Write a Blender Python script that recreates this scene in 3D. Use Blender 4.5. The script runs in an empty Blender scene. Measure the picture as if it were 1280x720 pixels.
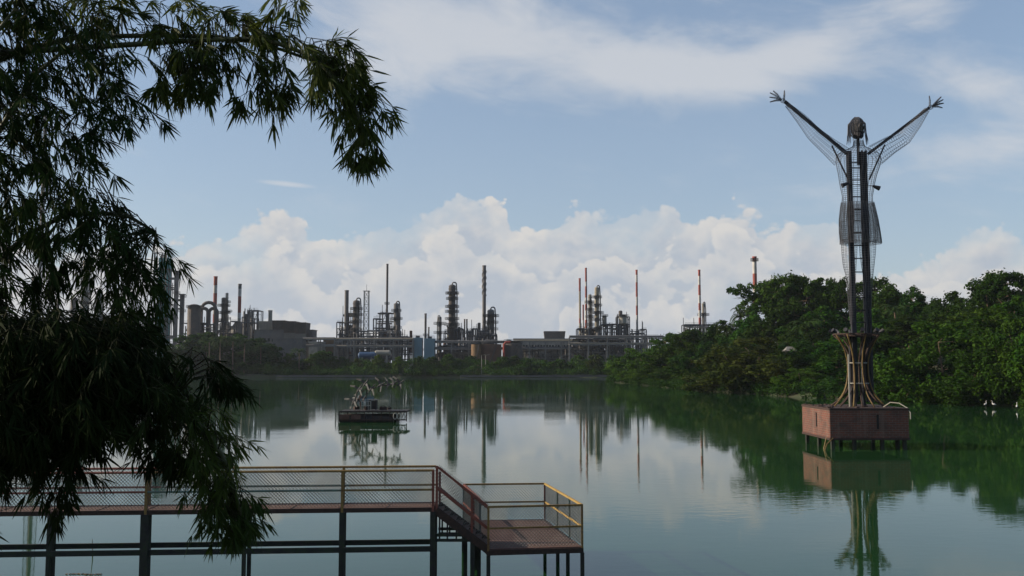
import bpy, math, random
import numpy as np
from mathutils import Vector, Matrix
R = math.radians
S = bpy.context.scene
COL = S.collection
# ------------------------------------------------------------------ camera
CAM_H = 5.65
F_PX = 1200.0                      # focal length in pixels of the 1280 wide photograph
TILT = math.atan(95 / F_PX)
cd = bpy.data.cameras.new('camera'); cam = bpy.data.objects.new('camera', cd); COL.objects.link(cam)
cam.location = (0, 0, CAM_H); cam.rotation_euler = (R(90) + TILT, 0, 0)
cd.sensor_width = 36; cd.lens = 36 * F_PX / 1280; cd.clip_end = 6000; cd.clip_start = 0.1
S.camera = cam
# ------------------------------------------------------------------ sun, sky, exposure
SUN_AZ = -88.0      # degrees from the view axis (+Y) towards +X: the sun stands on the left, a little ahead
SUN_EL = 23.0
sd = bpy.data.lights.new('sun', 'SUN'); sun = bpy.data.objects.new('sun', sd); COL.objects.link(sun)
sd.energy = 5.0; sd.angle = R(0.6); sd.color = (1.0, 0.86, 0.68)
_sv = Vector((math.sin(R(SUN_AZ)) * math.cos(R(SUN_EL)), math.cos(R(SUN_AZ)) * math.cos(R(SUN_EL)), math.sin(R(SUN_EL))))
sun.rotation_euler = _sv.to_track_quat('Z', 'Y').to_euler()
sun.location = (-60, 20, 60)
S.view_settings.view_transform = 'Standard'; S.view_settings.look = 'None'
S.view_settings.gamma = 1.0; S.view_settings.use_curve_mapping = False
S.view_settings.exposure = 0.36
S.cycles.max_bounces = 8; S.cycles.transparent_max_bounces = 12; S.cycles.volume_bounces = 0
S.cycles.use_denoising = True; S.cycles.denoising_input_passes = 'RGB_ALBEDO_NORMAL'; S.cycles.denoising_prefilter = 'ACCURATE'

def azel(px, py):
    v = Vector((px - 640, F_PX * math.cos(TILT) - (360 - py) * math.sin(TILT), F_PX * math.sin(TILT) + (360 - py) * math.cos(TILT)))
    v.normalize()
    return math.atan2(v.x, v.y), math.asin(v.z)

W = bpy.data.worlds.new('World'); S.world = W; W.use_nodes = True
nt = W.node_tree; nt.nodes.clear()
class NG:
    """small helper to write node maths"""
    def __init__(s, nt): s.nt = nt
    def n(s, t, **kw):
        x = s.nt.nodes.new(t)
        for k, v in kw.items(): setattr(x, k, v)
        return x
    def put(s, sock, v):
        if isinstance(v, (int, float)): sock.default_value = v
        elif isinstance(v, (tuple, list)): sock.default_value = v
        else: s.nt.links.new(v, sock)
    def m(s, op, a, b=0.0, c=None, clamp=False):
        x = s.n('ShaderNodeMath', operation=op); x.use_clamp = clamp
        s.put(x.inputs[0], a); s.put(x.inputs[1], b)
        if c is not None: s.put(x.inputs[2], c)
        return x.outputs[0]
    def ss(s, v, a, b):
        x = s.n('ShaderNodeMapRange', interpolation_type='SMOOTHSTEP')
        s.put(x.inputs[0], v); x.inputs[1].default_value = a; x.inputs[2].default_value = b
        return x.outputs[0]
    def xyz(s, a, b, c=0.0):
        x = s.n('ShaderNodeCombineXYZ')
        for i, v in enumerate((a, b, c)): s.put(x.inputs[i], v)
        return x.outputs[0]
    def noise(s, v, scale, detail=4, rough=.55, dist=0.0, lac=2.0):
        x = s.n('ShaderNodeTexNoise'); s.put(x.inputs['Vector'], v)
        x.inputs['Scale'].default_value = scale; x.inputs['Detail'].default_value = detail
        x.inputs['Roughness'].default_value = rough; x.inputs['Distortion'].default_value = dist
        x.inputs['Lacunarity'].default_value = lac
        return x.outputs[0]
    def vor(s, v, scale, feature='SMOOTH_F1', smooth=.35):
        x = s.n('ShaderNodeTexVoronoi', feature=feature); s.put(x.inputs['Vector'], v)
        x.inputs['Scale'].default_value = scale
        if 'Smoothness' in x.inputs: x.inputs['Smoothness'].default_value = smooth
        return x.outputs['Distance']
    def mix(s, f, a, b):
        x = s.n('ShaderNodeMix', data_type='RGBA'); s.put(x.inputs[0], f)
        s.put(x.inputs[6], a if not isinstance(a, tuple) else a + (1,) * (4 - len(a)))
        s.put(x.inputs[7], b if not isinstance(b, tuple) else b + (1,) * (4 - len(b)))
        return x.outputs[2]
    def curve(s, v, pts):
        x = s.n('ShaderNodeFloatCurve'); s.put(x.inputs['Value'], v)
        c = x.mapping.curves[0]
        pts = sorted(pts)
        while len(c.points) < len(pts): c.points.new(.5, .5)
        for p, q in zip(c.points, pts): p.location = q; p.handle_type = 'AUTO'
        x.mapping.update()
        return x.outputs[0]
g = NG(nt)
out = g.n('ShaderNodeOutputWorld'); bg = g.n('ShaderNodeBackground')
SKY_STRENGTH = 0.09
bg.inputs[1].default_value = SKY_STRENGTH
sky = g.n('ShaderNodeTexSky', sky_type='NISHITA'); sky.sun_disc = False
sky.sun_elevation = R(SUN_EL); sky.sun_rotation = R(SUN_AZ)
sky.air_density = 1.0; sky.dust_density = 1.6; sky.ozone_density = 1.6; sky.altitude = 80
tc = g.n('ShaderNodeTexCoord'); sep = g.n('ShaderNodeSeparateXYZ'); nt.links.new(tc.outputs['Generated'], sep.inputs[0])
az = g.m('ARCTAN2', sep.outputs[0], sep.outputs[1]); el = g.m('ARCSINE', sep.outputs[2])
# envelope of the cumulus bank: pixel outline of its top turned into directions of the sky
env_px = [(-60, 300), (60, 300), (180, 298), (225, 285), (262, 268), (300, 262), (345, 248), (372, 254), (405, 275), (440, 262), (492, 255), (520, 234),
          (560, 224), (602, 222), (628, 242), (652, 272), (690, 274), (706, 246), (740, 234), (800, 238), (860, 246), (930, 250), (1000, 260),
          (1045, 268), (1080, 322), (1112, 318), (1150, 302), (1200, 280), (1232, 268), (1285, 282), (1400, 300)]
AZ0, AZW, ELW = -0.62, 1.24, 0.32
pts = [((azel(x, y)[0] - AZ0) / AZW, azel(x, y)[1] / ELW) for x, y in env_px]
pts = [p for p in pts if 0 <= p[0] <= 1]
envc = g.m('MULTIPLY', g.curve(g.m('MULTIPLY', g.m('SUBTRACT', az, AZ0), 1 / AZW, clamp=True), pts), ELW)
P = g.xyz(az, g.m('MULTIPLY', el, 1.15), 0.0)
warp = g.n('ShaderNodeTexNoise'); nt.links.new(P, warp.inputs['Vector']); warp.inputs['Scale'].default_value = 14; warp.inputs['Detail'].default_value = 3
wv = g.n('ShaderNodeVectorMath', operation='MULTIPLY_ADD'); nt.links.new(warp.outputs['Color'], wv.inputs[0]); wv.inputs[1].default_value = (.03, .03, 0); nt.links.new(P, wv.inputs[2])
def billow(v):
    a = g.m('SUBTRACT', 1.0, g.vor(v, 19, smooth=.3))
    b = g.m('SUBTRACT', 1.0, g.vor(v, 47, smooth=.22))
    c = g.m('SUBTRACT', 1.0, g.vor(v, 115, smooth=.15))
    n = g.noise(v, 75, 6, .65)
    t = g.m('ADD', g.m('MULTIPLY', a, .45), g.m('MULTIPLY', b, .24))
    t = g.m('ADD', t, g.m('MULTIPLY', c, .12))
    return g.m('ADD', t, g.m('MULTIPLY', n, .22))
B0 = billow(wv.outputs[0])
off = g.n('ShaderNodeVectorMath', operation='ADD'); nt.links.new(wv.outputs[0], off.inputs[0]); off.inputs[1].default_value = (-.007, .010, 0)
B1 = billow(off.outputs[0])
relief = g.m('SUBTRACT', B0, B1)
edge = g.m('ADD', g.m('SUBTRACT', envc, el), g.m('MULTIPLY', g.m('SUBTRACT', B0, .66), .09))
cmask = g.ss(edge, -.001, .0065)
inside = g.ss(edge, 0.0, .075)                                   # depth below the lit top
soft = g.noise(P, 9, 4, .55)
holes = g.ss(g.m('ADD', soft, g.m('MULTIPLY', inside, .12)), .36, .58)
lit = g.m('ADD', g.m('MULTIPLY', relief, 2.2), g.m('SUBTRACT', .72, g.m('MULTIPLY', inside, .45)), clamp=True)
lit = g.m('ADD', lit, g.m('MULTIPLY', g.m('SUBTRACT', g.noise(P, 13, 4, .5), .5), .7), clamp=True)
C_SH = (3.95, 4.35, 4.95); C_LT = (6.05, 5.85, 5.6)
def layer(lit, drop, k, seed):
    # a nearer cloud bank in front of the first one, bright along its own top
    nz = g.noise(g.xyz(az, el, seed), k, 3, .5)
    e = g.m('ADD', g.m('ADD', g.m('SUBTRACT', g.m('SUBTRACT', envc, drop), el), g.m('MULTIPLY', g.m('SUBTRACT', nz, .5), .16)), g.m('MULTIPLY', g.m('SUBTRACT', B0, .66), .10))
    ins = g.ss(e, 0.0, .055); mk = g.m('MULTIPLY', g.ss(e, -.001, .007), g.ss(e, .085, .03))
    l2 = g.m('ADD', g.m('MULTIPLY', relief, 2.0), g.m('SUBTRACT', .95, g.m('MULTIPLY', ins, .75)), clamp=True)
    behind = g.m('MULTIPLY', g.ss(e, -.03, -.002), .22)
    lit = g.m('SUBTRACT', lit, g.m('MULTIPLY', behind, g.m('SUBTRACT', 1.0, mk)), clamp=True)
    x = g.n('ShaderNodeMix'); g.put(x.inputs[0], g.m('MULTIPLY', mk, .62)); g.put(x.inputs[2], lit); g.put(x.inputs[3], l2)
    return x.outputs[0]
lit = layer(lit, .045, 10, 1.7); lit = layer(lit, .10, 8, 4.2)
ccol = g.mix(lit, C_SH, C_LT)
# thin high cloud: streaks through the top of the picture
Pc = g.xyz(g.m('MULTIPLY', az, .42), g.m('ADD', el, g.m('MULTIPLY', az, .14)), .3)
ci = g.m('ADD', g.m('MULTIPLY', g.noise(Pc, 11, 7, .6, .8), .65), g.m('MULTIPLY', g.noise(Pc, 34, 6, .6, .5), .35))
def blob(px, py, wx, wy, k=1.0, slope=0.0):
    a, e = azel(px, py)
    da = g.m('SUBTRACT', az, a); de = g.m('SUBTRACT', g.m('SUBTRACT', el, e), g.m('MULTIPLY', da, slope))
    q = g.m('ADD', g.m('POWER', g.m('ABSOLUTE', g.m('MULTIPLY', da, 1200 / wx)), 2.0), g.m('POWER', g.m('ABSOLUTE', g.m('MULTIPLY', de, 1200 / wy)), 2.0))
    return g.m('MULTIPLY', g.m('EXPONENT', g.m('MULTIPLY', q, -1.0)), k)
cirrus = None
for b in [(520, 48, 170, 55, .9, -.10), (720, 62, 200, 38, .9, -.16), (880, 84, 150, 34, .95, -.02), (1040, 55, 170, 34, .75, .22), (430, 90, 120, 26, .6, 0), (1225, 105, 75, 34, .95, -.35), (1265, 172, 110, 28, .85, .1), (700, -60, 900, 50, .6, 0), (200, -150, 500, 90, .6, 0)]:
    v = blob(*b)
    cirrus = v if cirrus is None else g.m('ADD', cirrus, v)
cmk = g.m('MULTIPLY', g.ss(g.m('ADD', g.m('MULTIPLY', cirrus, .62), g.m('MULTIPLY', g.m('SUBTRACT', ci, .5), 1.9)), .05, .80), .74, clamp=True)
# a wisp left of the middle
wisp = g.ss(g.m('ADD', blob(358, 230, 42, 4.5, 1.0, -.06), g.m('MULTIPLY', g.m('SUBTRACT', ci, .5), .5)), .35, 1.1)
# milky veil that whitens the sky towards the horizon
veil = g.m('MULTIPLY', g.ss(g.m('ADD', el, g.m('MULTIPLY', g.m('SUBTRACT', g.noise(P, 5, 3, .5), .5), .10)), .52, .02), .42)
front = g.ss(sep.outputs[1], -.1, .45)  # clouds left out behind the camera to lower the ambient light
veil = g.m('ADD', .34, g.m('MULTIPLY', veil, .5))
base = g.n('ShaderNodeHueSaturation'); nt.links.new(sky.outputs[0], base.inputs['Color'])
base.inputs['Saturation'].default_value = 1.32; base.inputs['Value'].default_value = 1.10
c0 = g.mix(veil, base.outputs[0], (4.35, 5.0, 6.0))
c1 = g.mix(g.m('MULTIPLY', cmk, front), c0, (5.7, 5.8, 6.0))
c1 = g.mix(g.m('MULTIPLY', wisp, .6, clamp=True), c1, (5.6, 5.75, 5.95))
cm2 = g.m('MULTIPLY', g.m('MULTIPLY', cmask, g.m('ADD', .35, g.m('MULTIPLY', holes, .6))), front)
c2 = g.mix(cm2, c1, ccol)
nt.links.new(c2, bg.inputs[0]); nt.links.new(bg.outputs[0], out.inputs[0])

# ------------------------------------------------------------------ helpers
def at(px, py, D):
    """world point seen at pixel (px,py) of the photo, on the plane Y = D"""
    ct, st = math.cos(TILT), math.sin(TILT)
    k = D / (F_PX * ct - (360 - py) * st)
    return Vector(((px - 640) * k, D, CAM_H + (F_PX * st + (360 - py) * ct) * k))
def tag(o, label=None, cat=None, group=None, kind=None):
    if label: o['label'] = label
    if cat: o['category'] = cat
    if group: o['group'] = group
    if kind: o['kind'] = kind
    return o
def thing(name, loc, label, cat, group=None, rz=0):
    o = bpy.data.objects.new(name, None); COL.objects.link(o)
    o.location = loc; o.rotation_euler = (0, 0, rz); o.empty_display_size = .3
    return tag(o, label, cat, group)
class MB:
    def __init__(s): s.v = []; s.f = []; s.mi = []; s.n = 0
    def add(s, vs, fs, mi=0):
        k = s.n
        s.v.extend([tuple(p) for p in vs]); s.n += len(vs)
        s.f.extend([tuple(i + k for i in f) for f in fs]); s.mi.extend([mi] * len(fs))
    def box(s, c, d, rz=0, mi=0, m=None):
        x, y, z = d[0] / 2, d[1] / 2, d[2] / 2
        vs = [Vector((a * x, b * y, e * z)) for a in (-1, 1) for b in (-1, 1) for e in (-1, 1)]
        if rz: vs = [Matrix.Rotation(rz, 3, 'Z') @ v for v in vs]
        if m is not None: vs = [m @ v for v in vs]
        vs = [v + Vector(c) for v in vs]
        s.add(vs, [(0, 1, 3, 2), (4, 6, 7, 5), (0, 4, 5, 1), (2, 3, 7, 6), (0, 2, 6, 4), (1, 5, 7, 3)], mi)
    def bar(s, p, q, w, h=None, mi=0):
        """square bar from p to q"""
        p = Vector(p); q = Vector(q); h = h or w
        d = q - p; L = d.length
        if L < 1e-6: return
        d.normalize()
        up = Vector((0, 0, 1)) if abs(d.z) < .95 else Vector((0, 1, 0))
        a = d.cross(up).normalized(); b = a.cross(d).normalized()
        vs = [p + a * (i * w / 2) + b * (j * h / 2) + d * (k * L) for k in (0, 1) for i, j in ((-1, -1), (1, -1), (1, 1), (-1, 1))]
        s.add(vs, [(3, 2, 1, 0), (4, 5, 6, 7), (0, 1, 5, 4), (1, 2, 6, 5), (2, 3, 7, 6), (3, 0, 4, 7)], mi)
    def tube(s, pts, r, n=8, mi=0, caps=True):
        """tube along a polyline, r a number or a list"""
        pts = [Vector(p) for p in pts]; m = len(pts)
        rr = r if isinstance(r, (list, tuple)) else [r] * m
        ref = Vector((0, 0, 1)); vs = []
        d0 = (pts[1] - pts[0]).normalized()
        if abs(d0.z) > .9: ref = Vector((0, 1, 0))
        for i, p in enumerate(pts):
            d = (pts[min(i + 1, m - 1)] - pts[max(i - 1, 0)]).normalized()
            a = d.cross(ref)
            if a.length < 1e-4: a = d.cross(Vector((1, 0, 0)))
            a.normalize(); b = a.cross(d).normalized(); ref = b
            for k in range(n):
                t = 2 * math.pi * k / n
                vs.append(p + a * (math.cos(t) * rr[i]) + b * (math.sin(t) * rr[i]))
        fs = [(i * n + k, i * n + (k + 1) % n, (i + 1) * n + (k + 1) % n, (i + 1) * n + k) for i in range(m - 1) for k in range(n)]
        if caps: fs += [tuple(range(n))[::-1], tuple((m - 1) * n + k for k in range(n))]
        s.add(vs, fs, mi)
    def lathe(s, prof, c=(0, 0, 0), n=20, mis=None, sx=1, sy=1):
        """prof = [(r,z)...] ; mis = material index per band"""
        c = Vector(c); vs = []; m = len(prof)
        for r, z in prof:
            for k in range(n):
                t = 2 * math.pi * k / n
                vs.append(c + Vector((math.cos(t) * r * sx, math.sin(t) * r * sy, z)))
        k0 = s.n
        s.add(vs, [], 0)
        for i in range(m - 1):
            for k in range(n):
                s.f.append((k0 + i * n + k, k0 + i * n + (k + 1) % n, k0 + (i + 1) * n + (k + 1) % n, k0 + (i + 1) * n + k))
                s.mi.append(mis[i] if mis else 0)
        if prof[0][0] > 1e-3: s.f.append(tuple(k0 + k for k in range(n))[::-1]); s.mi.append(mis[0] if mis else 0)
        if prof[-1][0] > 1e-3: s.f.append(tuple(k0 + (m - 1) * n + k for k in range(n))); s.mi.append(mis[-1] if mis else 0)
    def ring(s, c, r, w, h, n=16, mi=0):
        """annular slab"""
        s.lathe([(r, -h / 2), (r + w, -h / 2), (r + w, h / 2), (r, h / 2), (r, -h / 2)], c, n)
        if mi:
            for i in range(4 * n + 2): s.mi[-1 - i] = mi
    def build(s, name, mat, parent=None, smooth=False, loc=None):
        me = bpy.data.meshes.new(name)
        off = Vector((0, 0, 0))
        me.from_pydata(s.v, [], s.f)
        for mm in (mat if isinstance(mat, (list, tuple)) else [mat]): me.materials.append(mm)
        if len(set(s.mi)) > 1: me.polygons.foreach_set('material_index', s.mi)
        if smooth: me.polygons.foreach_set('use_smooth', [True] * len(me.polygons))
        me.validate(); me.update()
        o = bpy.data.objects.new(name, me); COL.objects.link(o)
        if parent is not None: o.parent = parent
        if loc is not None: o.location = loc
        return o
def copy_tree(o, parent=None):
    c = o.copy(); COL.objects.link(c)
    if parent is not None: c.parent = parent
    for ch in list(o.children): copy_tree(ch, c)
    return c

# ------------------------------------------------------------------ materials
def mat(name, col, rough=.7, metal=0.0, var=.25, scale=3.0, col2=None, bump=0.0, spec=.3, coord='Object', detail=4):
    m = bpy.data.materials.new(name); m.use_nodes = True
    q = NG(m.node_tree); b = m.node_tree.nodes['Principled BSDF']
    t = q.n('ShaderNodeTexCoord').outputs[coord]
    n = q.noise(t, scale, detail, .6)
    f = q.ss(n, .3, .7)
    dark = tuple(c * (1 - var) for c in col); lite = tuple(min(1, c * (1 + var)) for c in col)
    c = q.mix(f, dark, col2 if col2 else lite)
    if col2:
        c = q.mix(q.ss(q.noise(t, scale * 4.3, 3, .6), .25, .8), c, col)
    m.node_tree.links.new(c, b.inputs['Base Color'])
    b.inputs['Roughness'].default_value = rough; b.inputs['Metallic'].default_value = metal
    b.inputs['Specular IOR Level'].default_value = spec
    if bump:
        bp = q.n('ShaderNodeBump'); bp.inputs['Strength'].default_value = bump
        q.put(bp.inputs['Height'], n); m.node_tree.links.new(bp.outputs[0], b.inputs['Normal'])
    return m
def leafmat(name, col, col2, trans=.2, scale=.35, rough=.6, spec=.06):
    """foliage: front diffuse plus light through the leaf; colour varies by clump and from tree to tree"""
    m = bpy.data.materials.new(name); m.use_nodes = True
    q = NG(m.node_tree); nt_ = m.node_tree; b = nt_.nodes['Principled BSDF']; o = nt_.nodes['Material Output']
    t = q.n('ShaderNodeTexCoord').outputs['Object']
    n = q.ss(q.noise(t, scale, 3, .6), .35, .65)
    n2 = q.noise(t, scale * 9, 2, .6)
    inf = q.n('ShaderNodeObjectInfo').outputs['Random']
    c = q.mix(n, col, col2)
    hs = q.n('ShaderNodeHueSaturation'); q.put(hs.inputs['Color'], c)
    q.put(hs.inputs['Hue'], q.m('ADD', .478, q.m('MULTIPLY', inf, .034)))
    q.put(hs.inputs['Value'], q.m('ADD', .62, q.m('ADD', q.m('MULTIPLY', n2, .5), q.m('MULTIPLY', inf, .3))))
    b.inputs['Roughness'].default_value = rough; b.inputs['Specular IOR Level'].default_value = spec
    nt_.links.new(hs.outputs[0], b.inputs['Base Color'])
    tr = q.n('ShaderNodeBsdfTranslucent'); hs2 = q.n('ShaderNodeHueSaturation'); nt_.links.new(hs.outputs[0], hs2.inputs['Color'])
    hs2.inputs['Hue'].default_value = .485; hs2.inputs['Value'].default_value = 1.5; nt_.links.new(hs2.outputs[0], tr.inputs[0])
    mx = q.n('ShaderNodeMixShader'); mx.inputs[0].default_value = trans
    nt_.links.new(b.outputs[0], mx.inputs[1]); nt_.links.new(tr.outputs[0], mx.inputs[2]); nt_.links.new(mx.outputs[0], o.inputs[0])
    return m
M = {}
M['steel'] = mat('dark_painted_steel', (.06, .062, .07), .6, .2, .3, 2)
M['column'] = mat('weathered_grey_shell', (.105, .105, .11), .65, .2, .3, .25, (.14, .125, .11))
M['column_light'] = mat('pale_grey_shell', (.24, .235, .215), .6, .1, .2, .3, (.27, .25, .20))
M['beige'] = mat('beige_shell', (.29, .255, .19), .6, .1, .2, .3, (.22, .19, .14))
M['darkcol'] = mat('sooty_shell', (.075, .07, .07), .7, .2, .35, .3, (.12, .09, .07))
M['concrete'] = mat('concrete', (.19, .185, .175), .85, 0, .25, .2, (.14, .135, .125), .2)
M['teal'] = mat('teal_cladding', (.07, .22, .22), .6, 0, .2, .2)
M['blue'] = mat('pale_blue_cladding', (.15, .25, .31), .6, 0, .15, .15, (.19, .27, .30))
M['bluetank'] = mat('blue_tank_paint', (.03, .065, .13), .5, 0, .2, .2)
M['rusttank'] = mat('rusty_brown_shell', (.10, .055, .04), .8, 0, .35, .12, (.14, .08, .05))
M['ochre'] = mat('ochre_shell', (.17, .105, .055), .8, 0, .3, .12, (.12, .07, .045))
M['white'] = mat('white_paint', (.40, .39, .37), .6, 0, .2, .3)
M['red'] = mat('signal_red_paint', (.22, .045, .03), .6, 0, .2, .3)
M['redpipe'] = mat('red_pipe_paint', (.22, .03, .02), .6, 0, .1, .3)
M['pipe'] = mat('lagged_pipe', (.15, .145, .14), .6, .2, .3, .4)
M['rust'] = mat('rusted_plate', (.095, .048, .038), .9, 0, .35, 1.6, (.12, .078, .063), .25)
M['rustdark'] = mat('rusted_dark_steel', (.06, .035, .028), .85, .1, .4, 2.5, (.03, .025, .024), .15)
M['railyel'] = mat('worn_yellow_rail_paint', (.23, .145, .045), .75, 0, .3, 4, (.10, .05, .03), .1)
M['railyel_lit'] = mat('sunlit_yellow_rail_paint', (.34, .235, .065), .6, 0, .2, 4, (.24, .13, .045), .1)  # brighter copy of the rail yellow, sunlight put into the colour
M['railred'] = mat('red_oxide_rail_paint', (.22, .07, .05), .8, 0, .3, 4, (.12, .05, .04), .1)
M['railteal'] = mat('faded_teal_rail_paint', (.10, .17, .15), .7, 0, .3, 4, (.09, .08, .05), .1)
M['leg'] = mat('algae_stained_steel', (.03, .028, .03), .8, .1, .4, 3, (.03, .045, .02), .15)
M['mesh'] = mat('galvanised_wire', (.13, .13, .12), .6, .3, .2, 3)
M['ywpipe'] = mat('yellow_bronze_pipe', (.15, .10, .03), .6, .1, .35, 1.5, (.07, .04, .018), .05)
M['blacksteel'] = mat('black_steel', (.025, .025, .03), .6, .3, .3, 1.5)
M['wire'] = mat('statue_wire', (.10, .10, .11), .6, .3, .2, 3)
M['hullblack'] = mat('weathered_black_hull', (.022, .022, .024), .75, 0, .4, 1.2, (.06, .04, .03), .15)
M['birdmetal'] = mat('pale_sheet_metal', (.065, .065, .068), .7, .1, .35, 2, (.035, .033, .03))
M['bark'] = mat('tree_bark', (.11, .08, .055), .9, 0, .3, 2, None, .3)
M['cane'] = mat('bamboo_cane', (.05, .055, .02), .6, 0, .3, 4)
M['twig'] = mat('bamboo_twig', (.022, .024, .010), .8, 0, .3, 6, None, 0, .1)
M['roof'] = mat('pale_metal_roof', (.33, .31, .28), .7, 0, .2, .6)
M['plaster'] = mat('stained_plaster', (.24, .22, .19), .9, 0, .25, .4)
M['darkhole'] = mat('unlit_opening', (.015, .014, .014), .9, 0, .2, 1)
M['egret'] = mat('white_feathers', (.5, .5, .48), .8, 0, .05, 5)
M['beak'] = mat('yellow_bill', (.5, .34, .06), .6, 0, .1, 5)
M['leafA'] = leafmat('broad_leaves', (.011, .041, .003), (.029, .070, .005))
M['leafB'] = leafmat('olive_leaves', (.021, .038, .004), (.037, .049, .007))
M['leafC'] = leafmat('deep_green_leaves', (.008, .028, .002), (.018, .045, .004))
M['leafD'] = leafmat('bright_leaves', (.026, .068, .005), (.048, .096, .008))
M['palm'] = leafmat('palm_fronds', (.018, .042, .009), (.034, .058, .014))
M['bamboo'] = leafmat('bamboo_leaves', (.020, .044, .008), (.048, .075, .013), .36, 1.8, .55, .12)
M['bamboomid'] = leafmat('upright_bamboo_leaves', (.010, .024, .006), (.022, .038, .009), .2, 1.8, .65, .05)  # darkened copy of the bamboo leaves, shade put into the colour
M['bamboodark'] = leafmat('shaded_bamboo_leaves', (.007, .014, .004), (.013, .023, .006), .12, 1.8, .7, .04)  # darkest copy of the bamboo leaves, deep shade painted as colour
# brick
def brickmat():
    m = bpy.data.materials.new('old_brick'); m.use_nodes = True
    q = NG(m.node_tree); b = m.node_tree.nodes['Principled BSDF']
    tcn = q.n('ShaderNodeTexCoord'); geo = q.n('ShaderNodeSeparateXYZ'); q.put(geo.inputs[0], tcn.outputs['Object'])
    u = q.m('ADD', geo.outputs[0], geo.outputs[1])
    v = q.xyz(u, geo.outputs[2], 0.0)
    br = q.n('ShaderNodeTexBrick'); q.put(br.inputs['Vector'], v); br.inputs['Scale'].default_value = 1
    br.inputs['Brick Width'].default_value = .42; br.inputs['Row Height'].default_value = .15; br.inputs['Mortar Size'].default_value = .014
    br.inputs['Color1'].default_value = (.14, .042, .025, 1); br.inputs['Color2'].default_value = (.09, .035, .025, 1); br.inputs['Mortar'].default_value = (.12, .10, .08, 1)
    n = q.ss(q.noise(v, 1.1, 5, .65), .4, .72)
    c = q.mix(q.m('MULTIPLY', n, .65), br.outputs['Color'], (.035, .026, .022))
    st = q.ss(q.noise(q.xyz(q.m('MULTIPLY', u, 1.7), q.m('MULTIPLY', geo.outputs[2], .12), 3.0), 1.0, 4, .6), .54, .68)
    c = q.mix(q.m('MULTIPLY', st, .35), c, (.16, .11, .085))
    m.node_tree.links.new(c, b.inputs['Base Color']); b.inputs['Roughness'].default_value = .9
    bp = q.n('ShaderNodeBump'); bp.inputs['Strength'].default_value = .4; q.put(bp.inputs['Height'], br.outputs['Fac']); bp.invert = True
    m.node_tree.links.new(bp.outputs[0], b.inputs['Normal'])
    return m
M['brick'] = brickmat()
def groundmat():
    m = bpy.data.materials.new('grass_and_soil'); m.use_nodes = True
    q = NG(m.node_tree); b = m.node_tree.nodes['Principled BSDF']
    t = q.n('ShaderNodeTexCoord').outputs['Object']
    n = q.ss(q.noise(t, .12, 6, .65), .38, .62); n2 = q.ss(q.noise(t, 1.4, 4, .6), .3, .7)
    c = q.mix(n, (.028, .05, .016), (.042, .040, .022)); c = q.mix(q.m('MULTIPLY', n2, .5), c, (.06, .07, .025))
    m.node_tree.links.new(c, b.inputs['Base Color']); b.inputs['Roughness'].default_value = .95
    return m
M['ground'] = groundmat()
def watermat():
    m = bpy.data.materials.new('green_lake_water'); m.use_nodes = True
    q = NG(m.node_tree); b = m.node_tree.nodes['Principled BSDF']
    t = q.n('ShaderNodeTexCoord').outputs['Object']
    sc = q.n('ShaderNodeVectorMath', operation='MULTIPLY'); q.put(sc.inputs[0], t); sc.inputs[1].default_value = (.55, 1.0, 1)
    n1 = q.noise(sc.outputs[0], 2.3, 3, .55); n2 = q.noise(sc.outputs[0], .55, 3, .5)
    patch = q.ss(q.noise(sc.outputs[0], .035, 3, .5), .42, .62)
    h = q.m('ADD', q.m('MULTIPLY', n1, q.m('ADD', .25, q.m('MULTIPLY', patch, 1.8))), q.m('MULTIPLY', n2, 1.1))
    bp = q.n('ShaderNodeBump'); bp.inputs['Strength'].default_value = 1.0; bp.inputs['Distance'].default_value = WAVE
    q.put(bp.inputs['Height'], h); m.node_tree.links.new(bp.outputs[0], b.inputs['Normal'])
    b.inputs['Base Color'].default_value = (.012, .044, .014, 1)
    b.inputs['Roughness'].default_value = .03; b.inputs['IOR'].default_value = 1.33; b.inputs['Specular IOR Level'].default_value = .44
    return m
WAVE = .0022
M['water'] = watermat()

# ------------------------------------------------------------------ terrain, water, haze
def interp(v, pts):
    if v <= pts[0][0]: return pts[0][1]
    for (a, p), (b, q) in zip(pts, pts[1:]):
        if v <= b: return p + (q - p) * (v - a) / (b - a)
    return pts[-1][1]
XR = [(-50, 160), (60, 104), (100, 79), (123, 67), (140, 59), (161, 50), (190, 43), (212, 40), (260, 38), (300, 34), (320, 36), (345, 60), (400, 110)]
XL = [(0, -70), (200, -100), (380, -135), (430, -150)]
def lake_d(x, y):
    w = 1.6 * math.sin(x * .13) + 1.1 * math.sin(x * .31 + 1) + .9 * math.sin(y * .21)
    return min(interp(y, XR) - x + w, x - interp(y, XL) + w, 404 + w * .4 - y, y - 15 + w * .3)
def ground_z(x, y):
    d = lake_d(x, y)
    if d > 0: return max(-1.8, -d * .35)
    d = -d
    z = min(1.3, d * .45)
    if y < 15: z = min(4.0, d * .36)
    if x > 30 and y < 330:
        z += min(7.0, max(0, x - interp(y, XR) - 6) * .13)
    return z + .12 * math.sin(x * .7) * math.sin(y * .6)
def axis(a, b, fine0, fine1, step):
    xs = list(np.arange(fine0, fine1 + .1, step))
    k = step
    lo = fine0; L = []
    while lo > a: k *= 1.35; lo -= k; L.append(max(lo, a))
    k = step; hi = fine1; H = []
    while hi < b: k *= 1.35; hi += k; H.append(min(hi, b))
    return L[::-1] + xs + H
xs = axis(-1500, 1500, -170, 190, 4.0); ys = axis(-120, 2500, -10, 440, 4.0)
mb = MB(); nx, ny = len(xs), len(ys)
mb.v = [(x, y, ground_z(x, y)) for y in ys for x in xs]; mb.n = len(mb.v)
mb.f = [(j * nx + i, j * nx + i + 1, (j + 1) * nx + i + 1, (j + 1) * nx + i) for j in range(ny - 1) for i in range(nx - 1)]
mb.mi = [0] * len(mb.f)
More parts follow.
